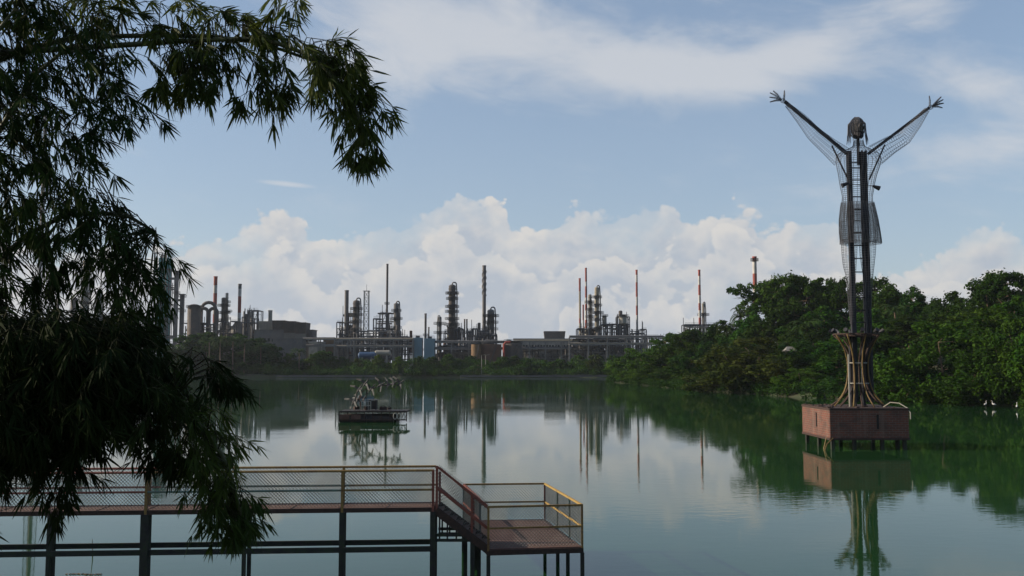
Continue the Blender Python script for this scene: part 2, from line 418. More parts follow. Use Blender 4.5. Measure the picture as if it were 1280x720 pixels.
tag(mb.build('ground', M['ground'], smooth=True), kind='structure')
mb = MB(); mb.add([(-170, 0, 0), (190, 0, 0), (190, 440, 0), (-170, 440, 0)], [(0, 1, 2, 3)])
tag(mb.build('lake_water', M['water']), kind='structure')
HAZE = 0.00007
hm = bpy.data.materials.new('haze'); hm.use_nodes = True
hn = hm.node_tree; hn.nodes.remove(hn.nodes['Principled BSDF'])
pv = hn.nodes.new('ShaderNodeVolumePrincipled'); pv.inputs['Color'].default_value = (.80, .88, 1.0, 1); pv.inputs['Density'].default_value = HAZE
pv.inputs['Anisotropy'].default_value = .2
hn.links.new(pv.outputs[0], hn.nodes['Material Output'].inputs['Volume'])
mb = MB(); mb.box((0, 1190, 71), (3100, 2640, 148)); hz = mb.build('haze', hm); tag(hz, kind='stuff', label='thin pale haze over the lake and refinery')

# ================================================================== REFINERY
GZ = 1.3
def xz(px, py, D): v = at(px, py, D); return v.x, v.z
def m_per_px(D): return D / F_PX
def ladder(mb, x, y, z0, z1, w=.5):
    for s_ in (-1, 1): mb.bar((x + s_ * w / 2, y, z0), (x + s_ * w / 2, y, z1), .09)
    z = z0 + .6
    while z < z1: mb.bar((x - w / 2, y, z), (x + w / 2, y, z), .06); z += 1.1
def platform_part(root, r, z, w=1.0, n=14, arc=None):
    mb = MB(); mb.ring((0, 0, z), r + .02, w, .14, n)
    for hh in (.55, 1.1): mb.ring((0, 0, z + hh), r + w - .06, .07, .07, n)
    for k in range(n):
        t = 2 * math.pi * k / n; x, y = math.cos(t) * (r + w - .03), math.sin(t) * (r + w - .03)
        mb.bar((x, y, z), (x, y, z + 1.1), .07)
    return mb.build('platform', M['steel'], root)
def stack(px, ytop, w, D, label, bands=None, shell='darkcol', top_ring=False, wbase=None, guy=False, group=None, rings=2, cat='chimney'):
    """tall chimney; bands = [(y_px, 'red'|'white'...)] from the top down, each colour from that row downwards"""
    x, zt = xz(px, ytop, D); r = w * m_per_px(D) / 2; rb = (wbase or w) * m_per_px(D) / 2
    root = thing('stack', (x, D, GZ), label, cat, group)
    H = zt - GZ
    prof = []; mis = []; mats = [M[shell]]
    if bands:
        names = []
        for _, c in bands:
            if c not in names: names.append(c)
        mats = [M[c] for c in names]
        zs = [H] + [xz(px, y, D)[1] - GZ for y, _ in bands[1:]] + [0]
        for i, (_, c) in enumerate(bands):
            for zz in ((zs[i]), (zs[i + 1] + .001)):
                prof.append((r + (rb - r) * (1 - zz / H) ** 1.5, max(0, zz)))
            mis += [names.index(c), names.index(c)]
        prof = prof[::-1]; mis = mis[::-1]; mis = mis[1:]
    else:
        prof = [(r + (rb - r) * (1 - t) ** 1.5, H * t) for t in (0, .2, .45, .7, 1)]; mis = None
    mb = MB(); mb.lathe(prof, n=16, mis=mis)
    mb.lathe([(r * .82, H + .0), (r * 1.12, H), (r * 1.12, H + .5), (r * .82, H + .5)], n=16)
    mb.build('shell', mats, root)
    for k in range(rings):
        platform_part(root, r * 1.05 + (rb - r) * .3, H * (.38 + .5 * k / max(1, rings)) , .7)
    if top_ring: platform_part(root, r, H - 1.5, .9)
    lb = MB(); ladder(lb, 0, -r - .35 - (rb - r) * .5, 2, H - 1); lb.build('ladder', M['steel'], root)
    return root
def column(px, ytop, w, D, label, shell='column', nplat=5, loop=1, dome=True, skirt=True, group=None, seed=0, cat='refinery column', ybot=None, side=1):
    rnd = random.Random(seed + int(px * 7))
    x, zt = xz(px, ytop, D); r = w * m_per_px(D) / 2
    root = thing('refinery_column', (x, D, GZ), label, cat, group)
    H = zt - GZ - r * .4
    prof = [(r * 1.25, 0), (r * 1.05, 2.5), (r, 2.6), (r, H * .48), (r * .92, H * .5), (r * .92, H)]
    prof += [(r * .92 * math.cos(t), H + r * .5 * math.sin(t)) for t in (.4, .8, 1.2, 1.57)]
    mb = MB(); mb.lathe(prof, n=18)
    for k in range(int(H / 4)): mb.ring((0, 0, 3 + k * 4), r * .98, .12, .3, 18)
    mb.build('shell', M[shell], root, smooth=False)
    for k in range(nplat):
        platform_part(root, r, H * (.30 + .68 * (k + rnd.random() * .3) / nplat), 1.1 + rnd.random() * 1.3)
    if loop:
        mb = MB(); pr = .22 + r * .07
        c = r * .35; pts = [Vector((0, 0, H + r * .4))]
        for t in np.linspace(math.pi, 0, 9):
            pts.append(Vector((side * ((r * .55) + math.cos(t) * r * .55), -.2, H + r * .5 + math.sin(t) * r * .55)))
        pts.append(Vector((side * (r * 1.1 + pr), -.2, H * .9))); pts.append(Vector((side * (r * 1.1 + pr), -.2, 6)))
        pts[1].x = 0
        mb.tube(pts, pr, 8); mb.build('overhead_pipe', M['pipe'], root, smooth=True)
    mb = MB()
    for k in range(2):
        a = rnd.uniform(-2.6, -.5); xx, yy = math.cos(a) * (r + .5), math.sin(a) * (r + .5)
        mb.tube([(xx, yy, rnd.uniform(1, 8)), (xx, yy, H * rnd.uniform(.5, .95)), (xx * .5, yy * .5, H * .97)], .18, 6)
    mb.build('riser_pipe', M['pipe'], root)
    lb = MB(); ladder(lb, -r * .5, -r - .5, 2, H); lb.build('ladder', M['steel'], root)
    return root
def vdrum(px, ytop, ybot, w, D, label, shell='column_light', cat='vessel', group=None):
    x, zt = xz(px, ytop, D); _, zb = xz(px, ybot, D); zb = max(zb, GZ); r = w * m_per_px(D) / 2
    root = thing('pressure_vessel', (x, D, GZ), label, cat, group)
    z0, z1 = zb - GZ, zt - GZ
    prof = [(r * math.cos(t), z0 + r * .4 + r * .4 * math.sin(t)) for t in (-1.57, -1.1, -.6, 0)] + [(r * math.cos(t), z1 - r * .5 + r * .5 * math.sin(t)) for t in (0, .5, 1.0, 1.57)]
    mb = MB(); mb.lathe(prof, n=18); mb.build('shell', M[shell], root)
    mb = MB()
    for k in range(4):
        t = .785 + k * 1.571; mb.bar((r * .8 * math.cos(t), r * .8 * math.sin(t), 0), (r * .8 * math.cos(t), r * .8 * math.sin(t), z0 + r * .6), .4)
    mb.build('support_frame', M['steel'], root)
    platform_part(root, r, z1 - r * .6, .8)
    return root
def pipes_bundle(root, x0, x1, y0, y1, z0, z1, n, rnd, name='pipework', m='pipe'):
    mb = MB()
    for _ in range(n):
        a = Vector((rnd.uniform(x0, x1), rnd.uniform(y0, y1), rnd.uniform(z0, z1))); pts = [a]
        for _ in range(rnd.randint(2, 5)):
            k = rnd.random(); b = a.copy()
            if k < .45: b.x = rnd.uniform(x0, x1)
            elif k < .85: b.z = rnd.uniform(z0, z1)
            else: b.y = rnd.uniform(y0, y1)
            if (b - a).length > .6: pts.append(b); a = b
        if len(pts) > 1: mb.tube(pts, rnd.choice([.12, .2, .3, .45]), 6)
    return mb.build(name, M[m], root)
def frame(x0, x1, ytop, D, label, levels=4, bays=3, depth=10, seed=1, vessels=3, npipes=22, shell='column', cat='process unit', closed=0.0, ybase=None, name='process_unit', thick=.45):
    """open steel structure with floors, handrails, vessels and pipework inside"""
    rnd = random.Random(seed)
    xa, zt = xz(x0, ytop, D); xb, _ = xz(x1, ytop, D); Wd = xb - xa; H = zt - GZ
    root = thing(name, ((xa + xb) / 2, D, GZ), label, cat)
    mb = MB(); X = [-Wd / 2 + Wd * i / bays for i in range(bays + 1)]
    tops = [H * (1 if rnd.random() < .55 else rnd.uniform(.68, .95)) for _ in range(bays)]
    for i, x in enumerate(X):
        h = max(tops[max(0, i - 1):i + 1] or [tops[-1]])
        for y in (0, depth): mb.bar((x, y, 0), (x, y, h), thick)
    for l in range(1, levels + 1):
        for b in range(bays):
            z = H * l / levels
            if z > tops[b] + .1: z = tops[b]
            for y in (0, depth): mb.bar((X[b], y, z), (X[b + 1], y, z), thick * .8, thick * .9)
            mb.bar((X[b], 0, z), (X[b], depth, z), thick * .7); mb.bar((X[b + 1], 0, z), (X[b + 1], depth, z), thick * .7)
            if rnd.random() < .3: mb.bar((X[b], 0, z - H / levels), (X[b + 1], 0, z), thick * .45)
            for hh in (.6, 1.15): mb.bar((X[b], -.1, z + hh), (X[b + 1], -.1, z + hh), .09)
    mb.build('steel_frame', M['steel'], root)
    for l in range(1, levels + 1):
        for b in range(bays):
            z = H * l / levels
            if z <= tops[b] + .1 and rnd.random() < .75: fl = MB(); fl.box(((X[b] + X[b + 1]) / 2, depth / 2, z + thick * .5 + .08), (Wd / bays - .1, depth, .12)); fl.build('floor', M['steel'], root)
    if closed > 0:
        cb = MB()
        for b in range(bays):
            if rnd.random() < closed:
                zt_ = H * rnd.choice([.4, .55, .7]); cb.box(((X[b] + X[b + 1]) / 2, depth * .55, zt_ / 2), (Wd / bays * .86, depth * .7, zt_))
        if cb.n: cb.build('enclosure', M['concrete'], root)
    for k in range(vessels):
        r = rnd.uniform(.7, min(2.4, Wd / bays * .35)); vx = rnd.uniform(-Wd / 2 + r, Wd / 2 - r); l = rnd.randint(0, levels - 1); z0 = H * l / levels + .8
        vm = MB(); sh = rnd.choice([shell, 'column', 'column_light', 'darkcol', 'rusttank'])
        if rnd.random() < .5:
            h = min(H / levels * rnd.uniform(.8, 1.9), H - z0 + 3)
            vm.lathe([(.01, z0), (r * .8, z0 + r * .2), (r, z0 + r * .4), (r, z0 + h), (r * .8, z0 + h + r * .3), (.01, z0 + h + r * .45)], (vx, depth * .4, 0), 14)
        else:
            L = rnd.uniform(2, 4.5) * r; a = Vector((vx - L / 2, depth * .3, z0 + r)); b = Vector((vx + L / 2, depth * .3, z0 + r))
            vm.tube([a - Vector((r * .35, 0, 0)), a, b, b + Vector((r * .35, 0, 0))], [r * .5, r, r, r * .5], 14)
        vm.build('vessel', M[sh], root)
    pipes_bundle(root, -Wd / 2, Wd / 2, -.8, depth, 1, H * 1.04, int(npipes * 1.5), rnd)
    sm = MB()
    for _ in range(3):
        sm = MB(); sx = rnd.uniform(-Wd / 2, Wd / 2); sm.tube([(sx, depth * .5, H * .6), (sx, depth * .5, H + rnd.uniform(1, 5))], .16, 6); sm.build('vent_pipe', M['pipe'], root)
    return root
def tank(px, ytop, w, D, label, shell='rusttank', cat='storage tank', roof=True):
    x, zt = xz(px, ytop, D); r = w * m_per_px(D) / 2
    root = thing('storage_tank', (x, D, GZ), label, cat); H = zt - GZ
    mb = MB(); mb.lathe([(r, 0), (r, H), (r * 1.01, H), (r * 1.01, H + .25), (r * .98, H + .25)], n=40)
    for k in range(1, 5): mb.ring((0, 0, H * k / 5), r * .999, .06, .12, 40)
    mb.build('wall', M[shell], root)
    mb = MB(); mb.lathe([(r * .97, H + .02), (r * .5, H + r * .06), (.01, H + r * .085)], n=40); mb.build('roof', M['column'], root)
    mb = MB()
    for k in range(26):   # stair up the wall
        t = -1.9 + k * .035; mb.box((math.cos(t) * (r + .5), math.sin(t) * (r + .5), H * (k + .5) / 26), (.7, .7, .12), t)
    mb.tube([(math.cos(-1.9 + k * .035) * (r + .5), math.sin(-1.9 + k * .035) * (r + .5), H * (k + .5) / 26 - .05) for k in range(26)], .1, 5)
    mb.build('stair', M['steel'], root); mb = MB()
    for hh in (.55, 1.1): mb.ring((0, 0, H + .25 + hh), r - .05, .06, .06, 40)
    for k in range(40):
        t = 2 * math.pi * k / 40; mb.bar((math.cos(t) * r, math.sin(t) * r, H), (math.cos(t) * r, math.sin(t) * r, H + 1.35), .06)
    mb.build('railing', M['steel'], root)
    return root
def pipe_rack(x0, x1, ytop, D, label, levels=2, lvl=3.2, step=9, npipes=5, m='concrete'):
    xa, zt = xz(x0, ytop, D); xb, _ = xz(x1, ytop, D); H = zt - GZ
    root = thing('pipe_rack', ((xa + xb) / 2, D, GZ), label, 'pipe rack'); L = xb - xa
    n = max(2, int(L / step)); rnd = random.Random(int(x0))
    for k in range(n + 1):
        x = -L / 2 + L * k / n; mb = MB()
        for y in (0, 4.5): mb.bar((x, y, 0), (x, y, H), .45)
        for l in range(levels): mb.bar((x, 0, H - l * lvl), (x, 4.5, H - l * lvl), .4)
        mb.build('support', M[m], root)
    for l in range(levels):
        mb = MB()
        for y in (0, 4.5): mb.bar((-L / 2, y, H - l * lvl), (L / 2, y, H - l * lvl), .35, .5)
        mb.build('beam', M[m], root)
        for i in range(npipes):
            r = rnd.choice([.15, .25, .35]); mb = MB(); y = .4 + i * 3.7 / npipes
            mb.tube([(-L / 2, y, H - l * lvl + .25 + r), (L / 2, y, H - l * lvl + .25 + r)], r, 8); mb.build('pipe', M[rnd.choice(['pipe', 'pipe', 'beige', 'column'])], root)
    return root
def cooling_tower(x0, x1, ytop, ybot, D, label, flare=.08, shell='column', cells=1):
    xa, zt = xz(x0, ytop, D); xb, _ = xz(x1, ytop, D); _, zb = xz(x0, ybot, D); zb = max(GZ + 1, zb); Wd = xb - xa
    root = thing('cooling_tower', ((xa + xb) / 2, D, GZ), label, 'cooling tower')
    h = zt - zb; dp = 9; z0 = zb - GZ
    mb = MB(); a = Wd / 2 * (1 - flare); b = Wd / 2
    vs = [(-a, 0, z0), (a, 0, z0), (a, dp, z0), (-a, dp, z0), (-b, -1, z0 + h), (b, -1, z0 + h), (b, dp + 1, z0 + h), (-b, dp + 1, z0 + h)]
    mb.add(vs, [(0, 1, 5, 4), (1, 2, 6, 5), (2, 3, 7, 6), (3, 0, 4, 7), (4, 5, 6, 7), (3, 2, 1, 0)])
    n = 9
    for k in range(n + 1):
        t = -1 + 2 * k / n; mb.bar((a * t, -.12, z0), (b * t, -1.12, z0 + h), .22)
    mb.build('louvred_wall', M[shell], root)
    mb = MB()
    for k in range(n + 1):
        for y in (0, dp): mb.bar((-a + 2 * a * k / n, y, 0), (-a + 2 * a * k / n, y, z0), .35)
    mb.build('leg_frame', M['concrete'], root)
    return root
def building(x0, x1, ytop, D, label, wall='plaster', depth=12, nwin=6, floors=1, cat='building', roofm='roof', pitched=0.0, door=True, name='building'):
    xa, zt = xz(x0, ytop, D); xb, _ = xz(x1, ytop, D); Wd = xb - xa; H = zt - GZ
    root = thing(name, ((xa + xb) / 2, D, GZ), label, cat)
    mb = MB(); mb.box((0, depth / 2, H / 2), (Wd, depth, H)); mb.build('wall', M[wall], root)
    mb = MB()
    if pitched:
        p = pitched; e = .4
        mb.add([(-Wd / 2 - e, -e, H), (Wd / 2 + e, -e, H), (Wd / 2 + e, depth + e, H), (-Wd / 2 - e, depth + e, H), (-Wd / 2 - e, depth / 2, H + p), (Wd / 2 + e, depth / 2, H + p)],
               [(0, 1, 5, 4), (2, 3, 4, 5), (0, 4, 3), (1, 2, 5), (0, 3, 2, 1)])
    else: mb.box((0, depth / 2, H + .2), (Wd + .5, depth + .5, .4))
    mb.build('roof', M[roofm], root)
    for f in range(floors):
        for k in range(nwin):
            w_ = Wd / nwin * .55; wh = min(1.6, H / floors * .45); mb = MB()
            cx = -Wd / 2 + Wd * (k + .5) / nwin; cz = H * (f + .55) / floors
            mb.box((cx, -.04, cz), (w_, .14, wh)); mb.build('window', M['darkhole'], root)
    if door:
        mb = MB(); mb.box((Wd * .32, -.07, min(1.1, H * .45)), (min(1.2, Wd * .2), .2, min(2.2, H * .9))); mb.build('door', M['steel'], root)
    return root
def lattice(px, ytop, w, D, label, pipe=False, name='lattice_mast', cat='lattice tower', m='steel', seg=None, fade=.6):
    x, zt = xz(px, ytop, D); hw = w * m_per_px(D) / 2; H = zt - GZ
    root = thing(name, (x, D, GZ), label, cat)
    mb = MB(); n = int(H / (seg or hw * 2.6))
    def hwz(z): return hw * (1.35 - (1.35 - fade) * z / H)
    for k in range(n):
        z0, z1 = H * k / n, H * (k + 1) / n; a, b = hwz(z0), hwz(z1)
        c0 = [Vector((i * a, j * a, z0)) for i, j in ((-1, -1), (1, -1), (1, 1), (-1, 1))]; c1 = [Vector((i * b, j * b, z1)) for i, j in ((-1, -1), (1, -1), (1, 1), (-1, 1))]
        for i in range(4):
            mb.bar(c0[i], c1[i], .28); mb.bar(c1[i], c1[(i + 1) % 4], .16); mb.bar(c0[i], c1[(i + 1) % 4], .13)
            if i % 2 == 0: mb.bar(c0[(i + 1) % 4], c1[i], .13)
    mb.build('lattice_frame', M[m], root)
    if pipe: mb = MB(); mb.tube([(0, 0, 0), (0, 0, H + 4)], pipe, 10); mb.build('flare_pipe', M['column'], root)
    mb = MB(); mb.box((0, 0, H + .1), (hw * 2 * fade + 1, hw * 2 * fade + 1, .15)); mb.tube([(0, 0, H), (0, 0, H + 3.5)], .09, 6); mb.build('top_platform', M['steel'], root)
    return root

# --- far left, seen between the bamboo leaves
column(45, 346, 9, 520, 'tall grey column farthest left, glimpsed between the bamboo leaves', 'column', 5, 1, seed=1)
lattice(58, 130, 11, 560, 'very tall lattice flare tower hidden behind the bamboo, its reflection showing at lower left', pipe=.9)
stack(74, 345, 3.2, 540, 'thin dark stack between the bamboo sprays beside the tall grey column', shell='darkcol')
column(93, 372, 9, 535, 'short dark column behind the bamboo gap', 'darkcol', 3, 0, seed=3)
column(108, 326, 8, 525, 'tallest pale column with platforms in the bamboo gap', 'column_light', 7, 1, seed=4)
column(124, 366, 8, 540, 'stubby pale column right of the tallest one behind the bamboo', 'column_light', 3, 1, seed=5)
frame(20, 190, 398, 530, 'low process unit behind the bamboo at far left', 3, 10, 12, seed=11, vessels=6, npipes=40)
# teal reactor tower
root = frame(194, 212, 316, 500, 'tall teal clad tower beside the bamboo', 7, 2, 9, seed=13, vessels=2, npipes=14, cat='tower', name='reactor_tower')
mb = MB(); wd = 15 * m_per_px(500); mb.box((0, 5, 30), (wd * .8, 6, 60)); mb.build('cladding', M['teal'], root)
# twin tall legs with crossing duct
def duct_tower(px, ytop, w, D, label):
    x, zt = xz(px, ytop, D); r = w * m_per_px(D) / 2
    root = thing('vent_duct', (x, D, GZ), label, 'duct'); H = zt - GZ
    mb = MB(); mb.box((0, 0, H / 2), (r * 2, r * 2, H)); mb.box((0, 0, H + .2), (r * 3, r * 3, .4)); mb.build('shaft', M['column'], root)
    for zz, hh in ((.93, 1.2), (.82, .7), (.35, 1.6)):
        mb = MB(); mb.box((-r * 3.2, 0, H * zz), (r * 4.6, r * 1.3, hh)); mb.build('cross_duct', M['column'], root)
    platform_part(root, r * 1.3, H * .78, .9, 8); platform_part(root, r * 1.3, H * .97, .9, 8)
    return root
duct_tower(221.5, 339.5, 3.6, 500, 'tallest square grey duct tower right of the teal tower')
duct_tower(228, 368.5, 4.4, 505, 'shorter square grey duct tower right of the tallest duct')
vdrum(243, 380, 424, 16, 470, 'broad domed grey vessel left of the looping ducts', 'darkcol')
# looping ducts
x, z = xz(261, 378, 480); root = thing('loop_duct', (x, 480, GZ), 'black looping ducts between the domed vessel and the first striped stack', 'duct')
for dx, rr in ((-2.2, 2.0), (2.2, 2.0), (0, 3.6)):
    mb = MB(); H = z - GZ - rr - (0 if rr > 3 else 3)
    pts = [Vector((dx - rr, dx * .2, 0)), Vector((dx - rr, dx * .2, H))] + [Vector((dx + math.cos(t) * rr, dx * .2, H + math.sin(t) * rr)) for t in np.linspace(math.pi, 0, 9)] + [Vector((dx + rr, dx * .2, 0))]
    mb.tube(pts, .85, 10); mb.build('duct', M['darkcol'], root, smooth=True)
mb = MB()
for l in (6, 12, 18, 24):
    for y in (-3, 3): mb.bar((-5, y, l), (5, y, l), .4)
for xx in (-5, 0, 5):
    for y in (-3, 3): mb.bar((xx, y, 0), (xx, y, 25), .4)
mb.build('steel_frame', M['steel'], root)
frame(228, 272, 404, 476, 'dense low steelwork around the foot of the looping ducts', 3, 5, 9, seed=17, vessels=4, npipes=26, closed=.4)
stack(269.6, 346.6, 4.6, 520, 'red and white banded stack behind the looping ducts, leftmost of the banded stacks', [(346, 'red'), (356.5, 'white'), (366.5, 'red'), (381, 'white'), (393, 'red'), (403, 'column')], rings=1)
column(280, 372, 6, 500, 'dark column with many platforms between the two left striped stacks', 'darkcol', 7, 0, seed=7)
column(284, 366, 3.6, 504, 'slim pale column beside the dark platformed one between the left stacks', 'column_light', 6, 0, seed=8)
frame(272, 296, 402, 492, 'steel structure at the foot of the two platformed columns', 3, 3, 9, seed=18, vessels=2, npipes=16)
stack(300, 356, 4.2, 520, 'white stack with red bands left of the cooling towers', [(356, 'column'), (361, 'white'), (370.5, 'red'), (391, 'white'), (398, 'column_light')], rings=1)
# conical furnace foot
x, z = xz(298, 402, 500); root = thing('furnace', (x, 500, GZ), 'pale conical furnace roof at the foot of the white and red stack', 'furnace'); H = z - GZ
mb = MB(); mb.lathe([(6.5, 0), (6.5, H * .72), (1.5, H)], n=24); mb.build('shell', M['concrete'], root); platform_part(root, 6.5, H * .72, .9, 20)
frame(303, 323, 388, 490, 'crowded tall steel structure just left of the dark cooling towers', 5, 3, 9, seed=19, vessels=4, npipes=30, closed=.3)
stack(338, 389, 5, 520, 'stubby pale column rising behind the cooling towers', shell='column_light', rings=1, cat='refinery column')
cooling_tower(324, 342, 401.5, 414, 488, 'pale short cooling tower, leftmost of the cooling tower row', .12, 'column_light')
cooling_tower(341, 357, 400.5, 415, 478, 'dark flared cooling tower, second in the row from the left', .10, 'darkcol')
cooling_tower(355, 370, 401.5, 416, 474, 'dark flared cooling tower, third in the row', .10, 'darkcol')
cooling_tower(369, 383, 403, 417, 470, 'dark flared cooling tower at the right end of the row', .10, 'darkcol')
building(318, 391, 413, 476, 'long grey flat building beneath the cooling tower row', 'column', 10, 14, 2, roofm='column', name='plant_building')
building(341, 378, 424, 440, 'blank grey wall of a shed in front of the cooling towers', 'column', 8, 5, 1, roofm='column', name='plant_shed')
pipe_rack(378, 418, 424, 450, 'pipe rack between the cooling towers and the dark stack', 2)
building(386, 402, 428, 470, 'pale low hall behind the left pipe rack', 'plaster', 10, 4, 1, name='plant_shed')
building(404, 418, 424, 480, 'small brown hall left of the dark smokestack unit', 'ochre', 10, 3, 1, name='plant_shed')
# --- middle left group
stack(433.5, 364, 5.0, 500, 'plain dark grey stack, leftmost of the middle refinery group', shell='column', rings=1, wbase=6)
frame(421, 442, 403, 496, 'dark heater block around the foot of the plain grey stack', 4, 3, 9, seed=21, vessels=3, npipes=20, closed=.8)
frame(426, 441, 378 + 14, 500, 'upper steelwork hugging the plain grey stack', 4, 2, 6, seed=22, vessels=1, npipes=12)
column(445.7, 375.5, 9.2, 490, 'thick dark column with platforms right of the plain grey stack', 'darkcol', 7, 1, seed=23)
lattice(458.3, 364, 5.2, 500, 'pale lattice mast between the thick dark column and the tall thin stack', m='column_light', seg=3.5, fade=1.1)
stack(484.3, 331, 2.7, 505, 'very tall thin dark stack over the open frame structure', shell='darkcol', rings=2)
frame(467, 491, 391.5, 500, 'tall open frame structure around the very tall thin stack', 4, 3, 10, seed=24, vessels=3, npipes=18, thick=.55)
column(495.5, 379, 7.0, 495, 'grey column with looped top at the right of the tall open frame', 'column', 6, 1, seed=25)
frame(440, 500, 414, 482, 'wide crowded process unit below the tall thin stack', 3, 8, 11, seed=26, vessels=8, npipes=50, closed=.35)
frame(418, 442, 423, 470, 'low process unit at the foot of the plain grey stack', 2, 4, 9, seed=27, vessels=3, npipes=20, closed=.3)
frame(497, 516, 421, 490, 'small unit between the looped column and the pale blue building', 2, 3, 9, seed=28, vessels=2, npipes=16, closed=.3)
pipe_rack(418, 516, 424.5, 455, 'long pipe rack crossing in front of the middle refinery group', 2, 3.4, 8)
# blue horizontal drum
a = at(449.5, 440, 440); b = at(468.5, 440, 440); zc = at(459, 444, 440).z
root = thing('horizontal_tank', ((a.x + b.x) / 2, 440, GZ), 'dark blue horizontal tank on saddles behind the shore trees', 'tank'); L = b.x - a.x; r = 1.5
mb = MB(); mb.tube([(-L / 2 - .6, 0, zc - GZ), (-L / 2, 0, zc - GZ), (L / 2, 0, zc - GZ), (L / 2 + .6, 0, zc - GZ)], [r * .5, r, r, r * .5], 18); mb.build('shell', M['bluetank'], root, smooth=False)
for xx in (-L * .3, L * .3):
    mb = MB(); mb.box((xx, 0, (zc - GZ) / 2 - .3), (.6, 2.4, zc - GZ - .6)); mb.build('saddle', M['concrete'], root)
a = at(470, 440, 446); b = at(487, 440, 446)
root = thing('horizontal_tank', ((a.x + b.x) / 2, 446, GZ), 'pale horizontal tank just right of the dark blue one', 'tank'); L = b.x - a.x; r = 1.2; zc = at(478, 441, 446).z
mb = MB(); mb.tube([(-L / 2 - .5, 0, zc - GZ), (-L / 2, 0, zc - GZ), (L / 2, 0, zc - GZ), (L / 2 + .5, 0, zc - GZ)], [r * .5, r, r, r * .5], 18); mb.build('shell', M['column_light'], root)
for xx in (-L * .3, L * .3):
    mb = MB(); mb.box((xx, 0, (zc - GZ) / 2 - .3), (.6, 2, zc - GZ - .6)); mb.build('saddle', M['concrete'], root)
# pale blue building: ribbed silos
for i, (cx, w_, lab) in enumerate([(521.5, 12, 'pale blue ribbed silo block, left half of the blue pair'), (536.5, 13, 'pale blue ribbed silo block, right half of the blue pair')]):
    x, zt = xz(cx, 422 + i, 460); H = zt - GZ; wd = w_ * m_per_px(460)
    root = thing('silo_block', (x, 460, GZ), lab, 'silo', 'pale blue silos')
    mb = MB(); mb.box((0, 3, H / 2), (wd, 6, H))
    for k in range(9): mb.box((-wd / 2 + wd * (k + .5) / 9, -.08, H / 2), (wd / 16, .2, H * .98))
    mb.build('cladding', M['blue'], root)
    mb = MB()
    for hh in (.6, 1.2): mb.bar((-wd / 2, 0, H + hh), (wd / 2, 0, H + hh), .1)
    for k in range(8): mb.bar((-wd / 2 + wd * k / 7, 0, H), (-wd / 2 + wd * k / 7, 0, H + 1.2), .1)
    mb.box((0, 3, H + .5), (wd * .4, 2, 1)); mb.build('roof_railing', M['steel'], root)
stack(532, 393, 2.8, 480, 'slim grey column rising above the pale blue silos', shell='column', rings=2, cat='refinery column')
stack(536, 410, 1.8, 482, 'short thin vent beside the slim column above the blue silos', shell='column', rings=0)
column(550, 396, 4.4, 470, 'slim dark column between the blue silos and the big platformed column', 'column', 5, 1, seed=31, side=-1)
# --- middle right group
column(565.3, 356, 9.5, 495, 'biggest dark column with looped top and platforms in the middle of the skyline', 'darkcol', 9, 1, seed=32)
frame(555, 575, 408, 492, 'steelwork at the foot of the biggest dark column', 3, 3, 10, seed=33, vessels=3, npipes=22, closed=.4)
frame(572, 603, 411, 490, 'low open frame between the biggest column and the twisted stack', 3, 5, 10, seed=34, vessels=4, npipes=34)
stack(580.8, 400, 1.8, 500, 'left of two short thin pipes left of the twisted stack', shell='darkcol', rings=0, group='short twin pipes')
stack(583.6, 400, 1.8, 500, 'right of two short thin pipes left of the twisted stack', shell='darkcol', rings=0, group='short twin pipes')
rt = stack(605.3, 333, 4.6, 500, 'tall grey stack with spiral fins and braced foot beside the domed reactor', shell='column', rings=1)
x, zt = xz(605.3, 333, 500); H = zt - GZ; r = 4.6 * m_per_px(500) / 2
mb = MB()
for ph in (0, 2.09, 4.19):
    mb.tube([(math.cos(ph + t) * r * 1.1, math.sin(ph + t) * r * 1.1, H * .72 + t * 1.5) for t in np.linspace(0, 9, 40)], .2, 5)
mb.build('spiral_fin', M['column'], rt)
mb = MB()
for s_ in (-1, 1):
    for y in (-2, 2): mb.bar((s_ * 7, y, 0), (s_ * 1.2, y, 16), .7)
mb.build('brace', M['steel'], rt)
column(613.5, 387, 9.5, 496, 'bulky domed reactor with platforms right of the spiral finned stack', 'column', 7, 1, seed=35)
frame(597, 621, 414, 488, 'steelwork at the foot of the spiral finned stack', 2, 3, 9, seed=36, vessels=2, npipes=18, closed=.4)
pipe_rack(543, 650, 428, 462, 'long pipe rack in front of the middle tanks', 2, 3.2, 8)
frame(543, 592, 433, 470, 'brown low process unit behind the right half of the pipe rack', 2, 7, 9, seed=37, vessels=6, npipes=36, closed=.5)
tank(595, 431, 12, 452, 'small ochre tank left of the big rusty tank', 'ochre')
tank(613, 431, 28, 456, 'big rust brown tank on the far shore', 'rusttank')
tank(641, 430, 24, 462, 'dark brown tank right of the big rusty one', 'darkcol')
x, z = xz(630, 428, 450); root = thing('fire_riser', (x, 450, GZ), 'bright red vertical riser pipe between the two brown tanks', 'pipe')
mb = MB(); mb.tube([(0, 0, 0), (0, 0, z - GZ - 1), (.8, 0, z - GZ), (3, 0, z - GZ)], .55, 10); mb.build('riser', M['redpipe'], root)
mb = MB(); mb.box((0, 0, .3), (1.6, 1.6, .6)); mb.build('foot', M['concrete'], root)
vdrum(636, 424.5, 431, 9, 480, 'small white flat topped tank above the brown tanks', 'white')
building(642, 722, 424, 500, 'long pale colonnaded plant hall left of the red and white group', 'plaster', 14, 22, 2, roofm='column_light', name='plant_building')
pipe_rack(642, 722, 427, 470, 'pipe rack running in front of the pale plant hall', 2, 3.4, 7)
frame(650, 720, 436, 476, 'pipework unit standing before the pale plant hall', 2, 9, 6, seed=39, vessels=6, npipes=50)
x0 = None
cooling_tower(680, 706.5, 414, 426, 510, 'wide grey cooling tower on the roof line of the pale plant hall', .10, 'column', 2)
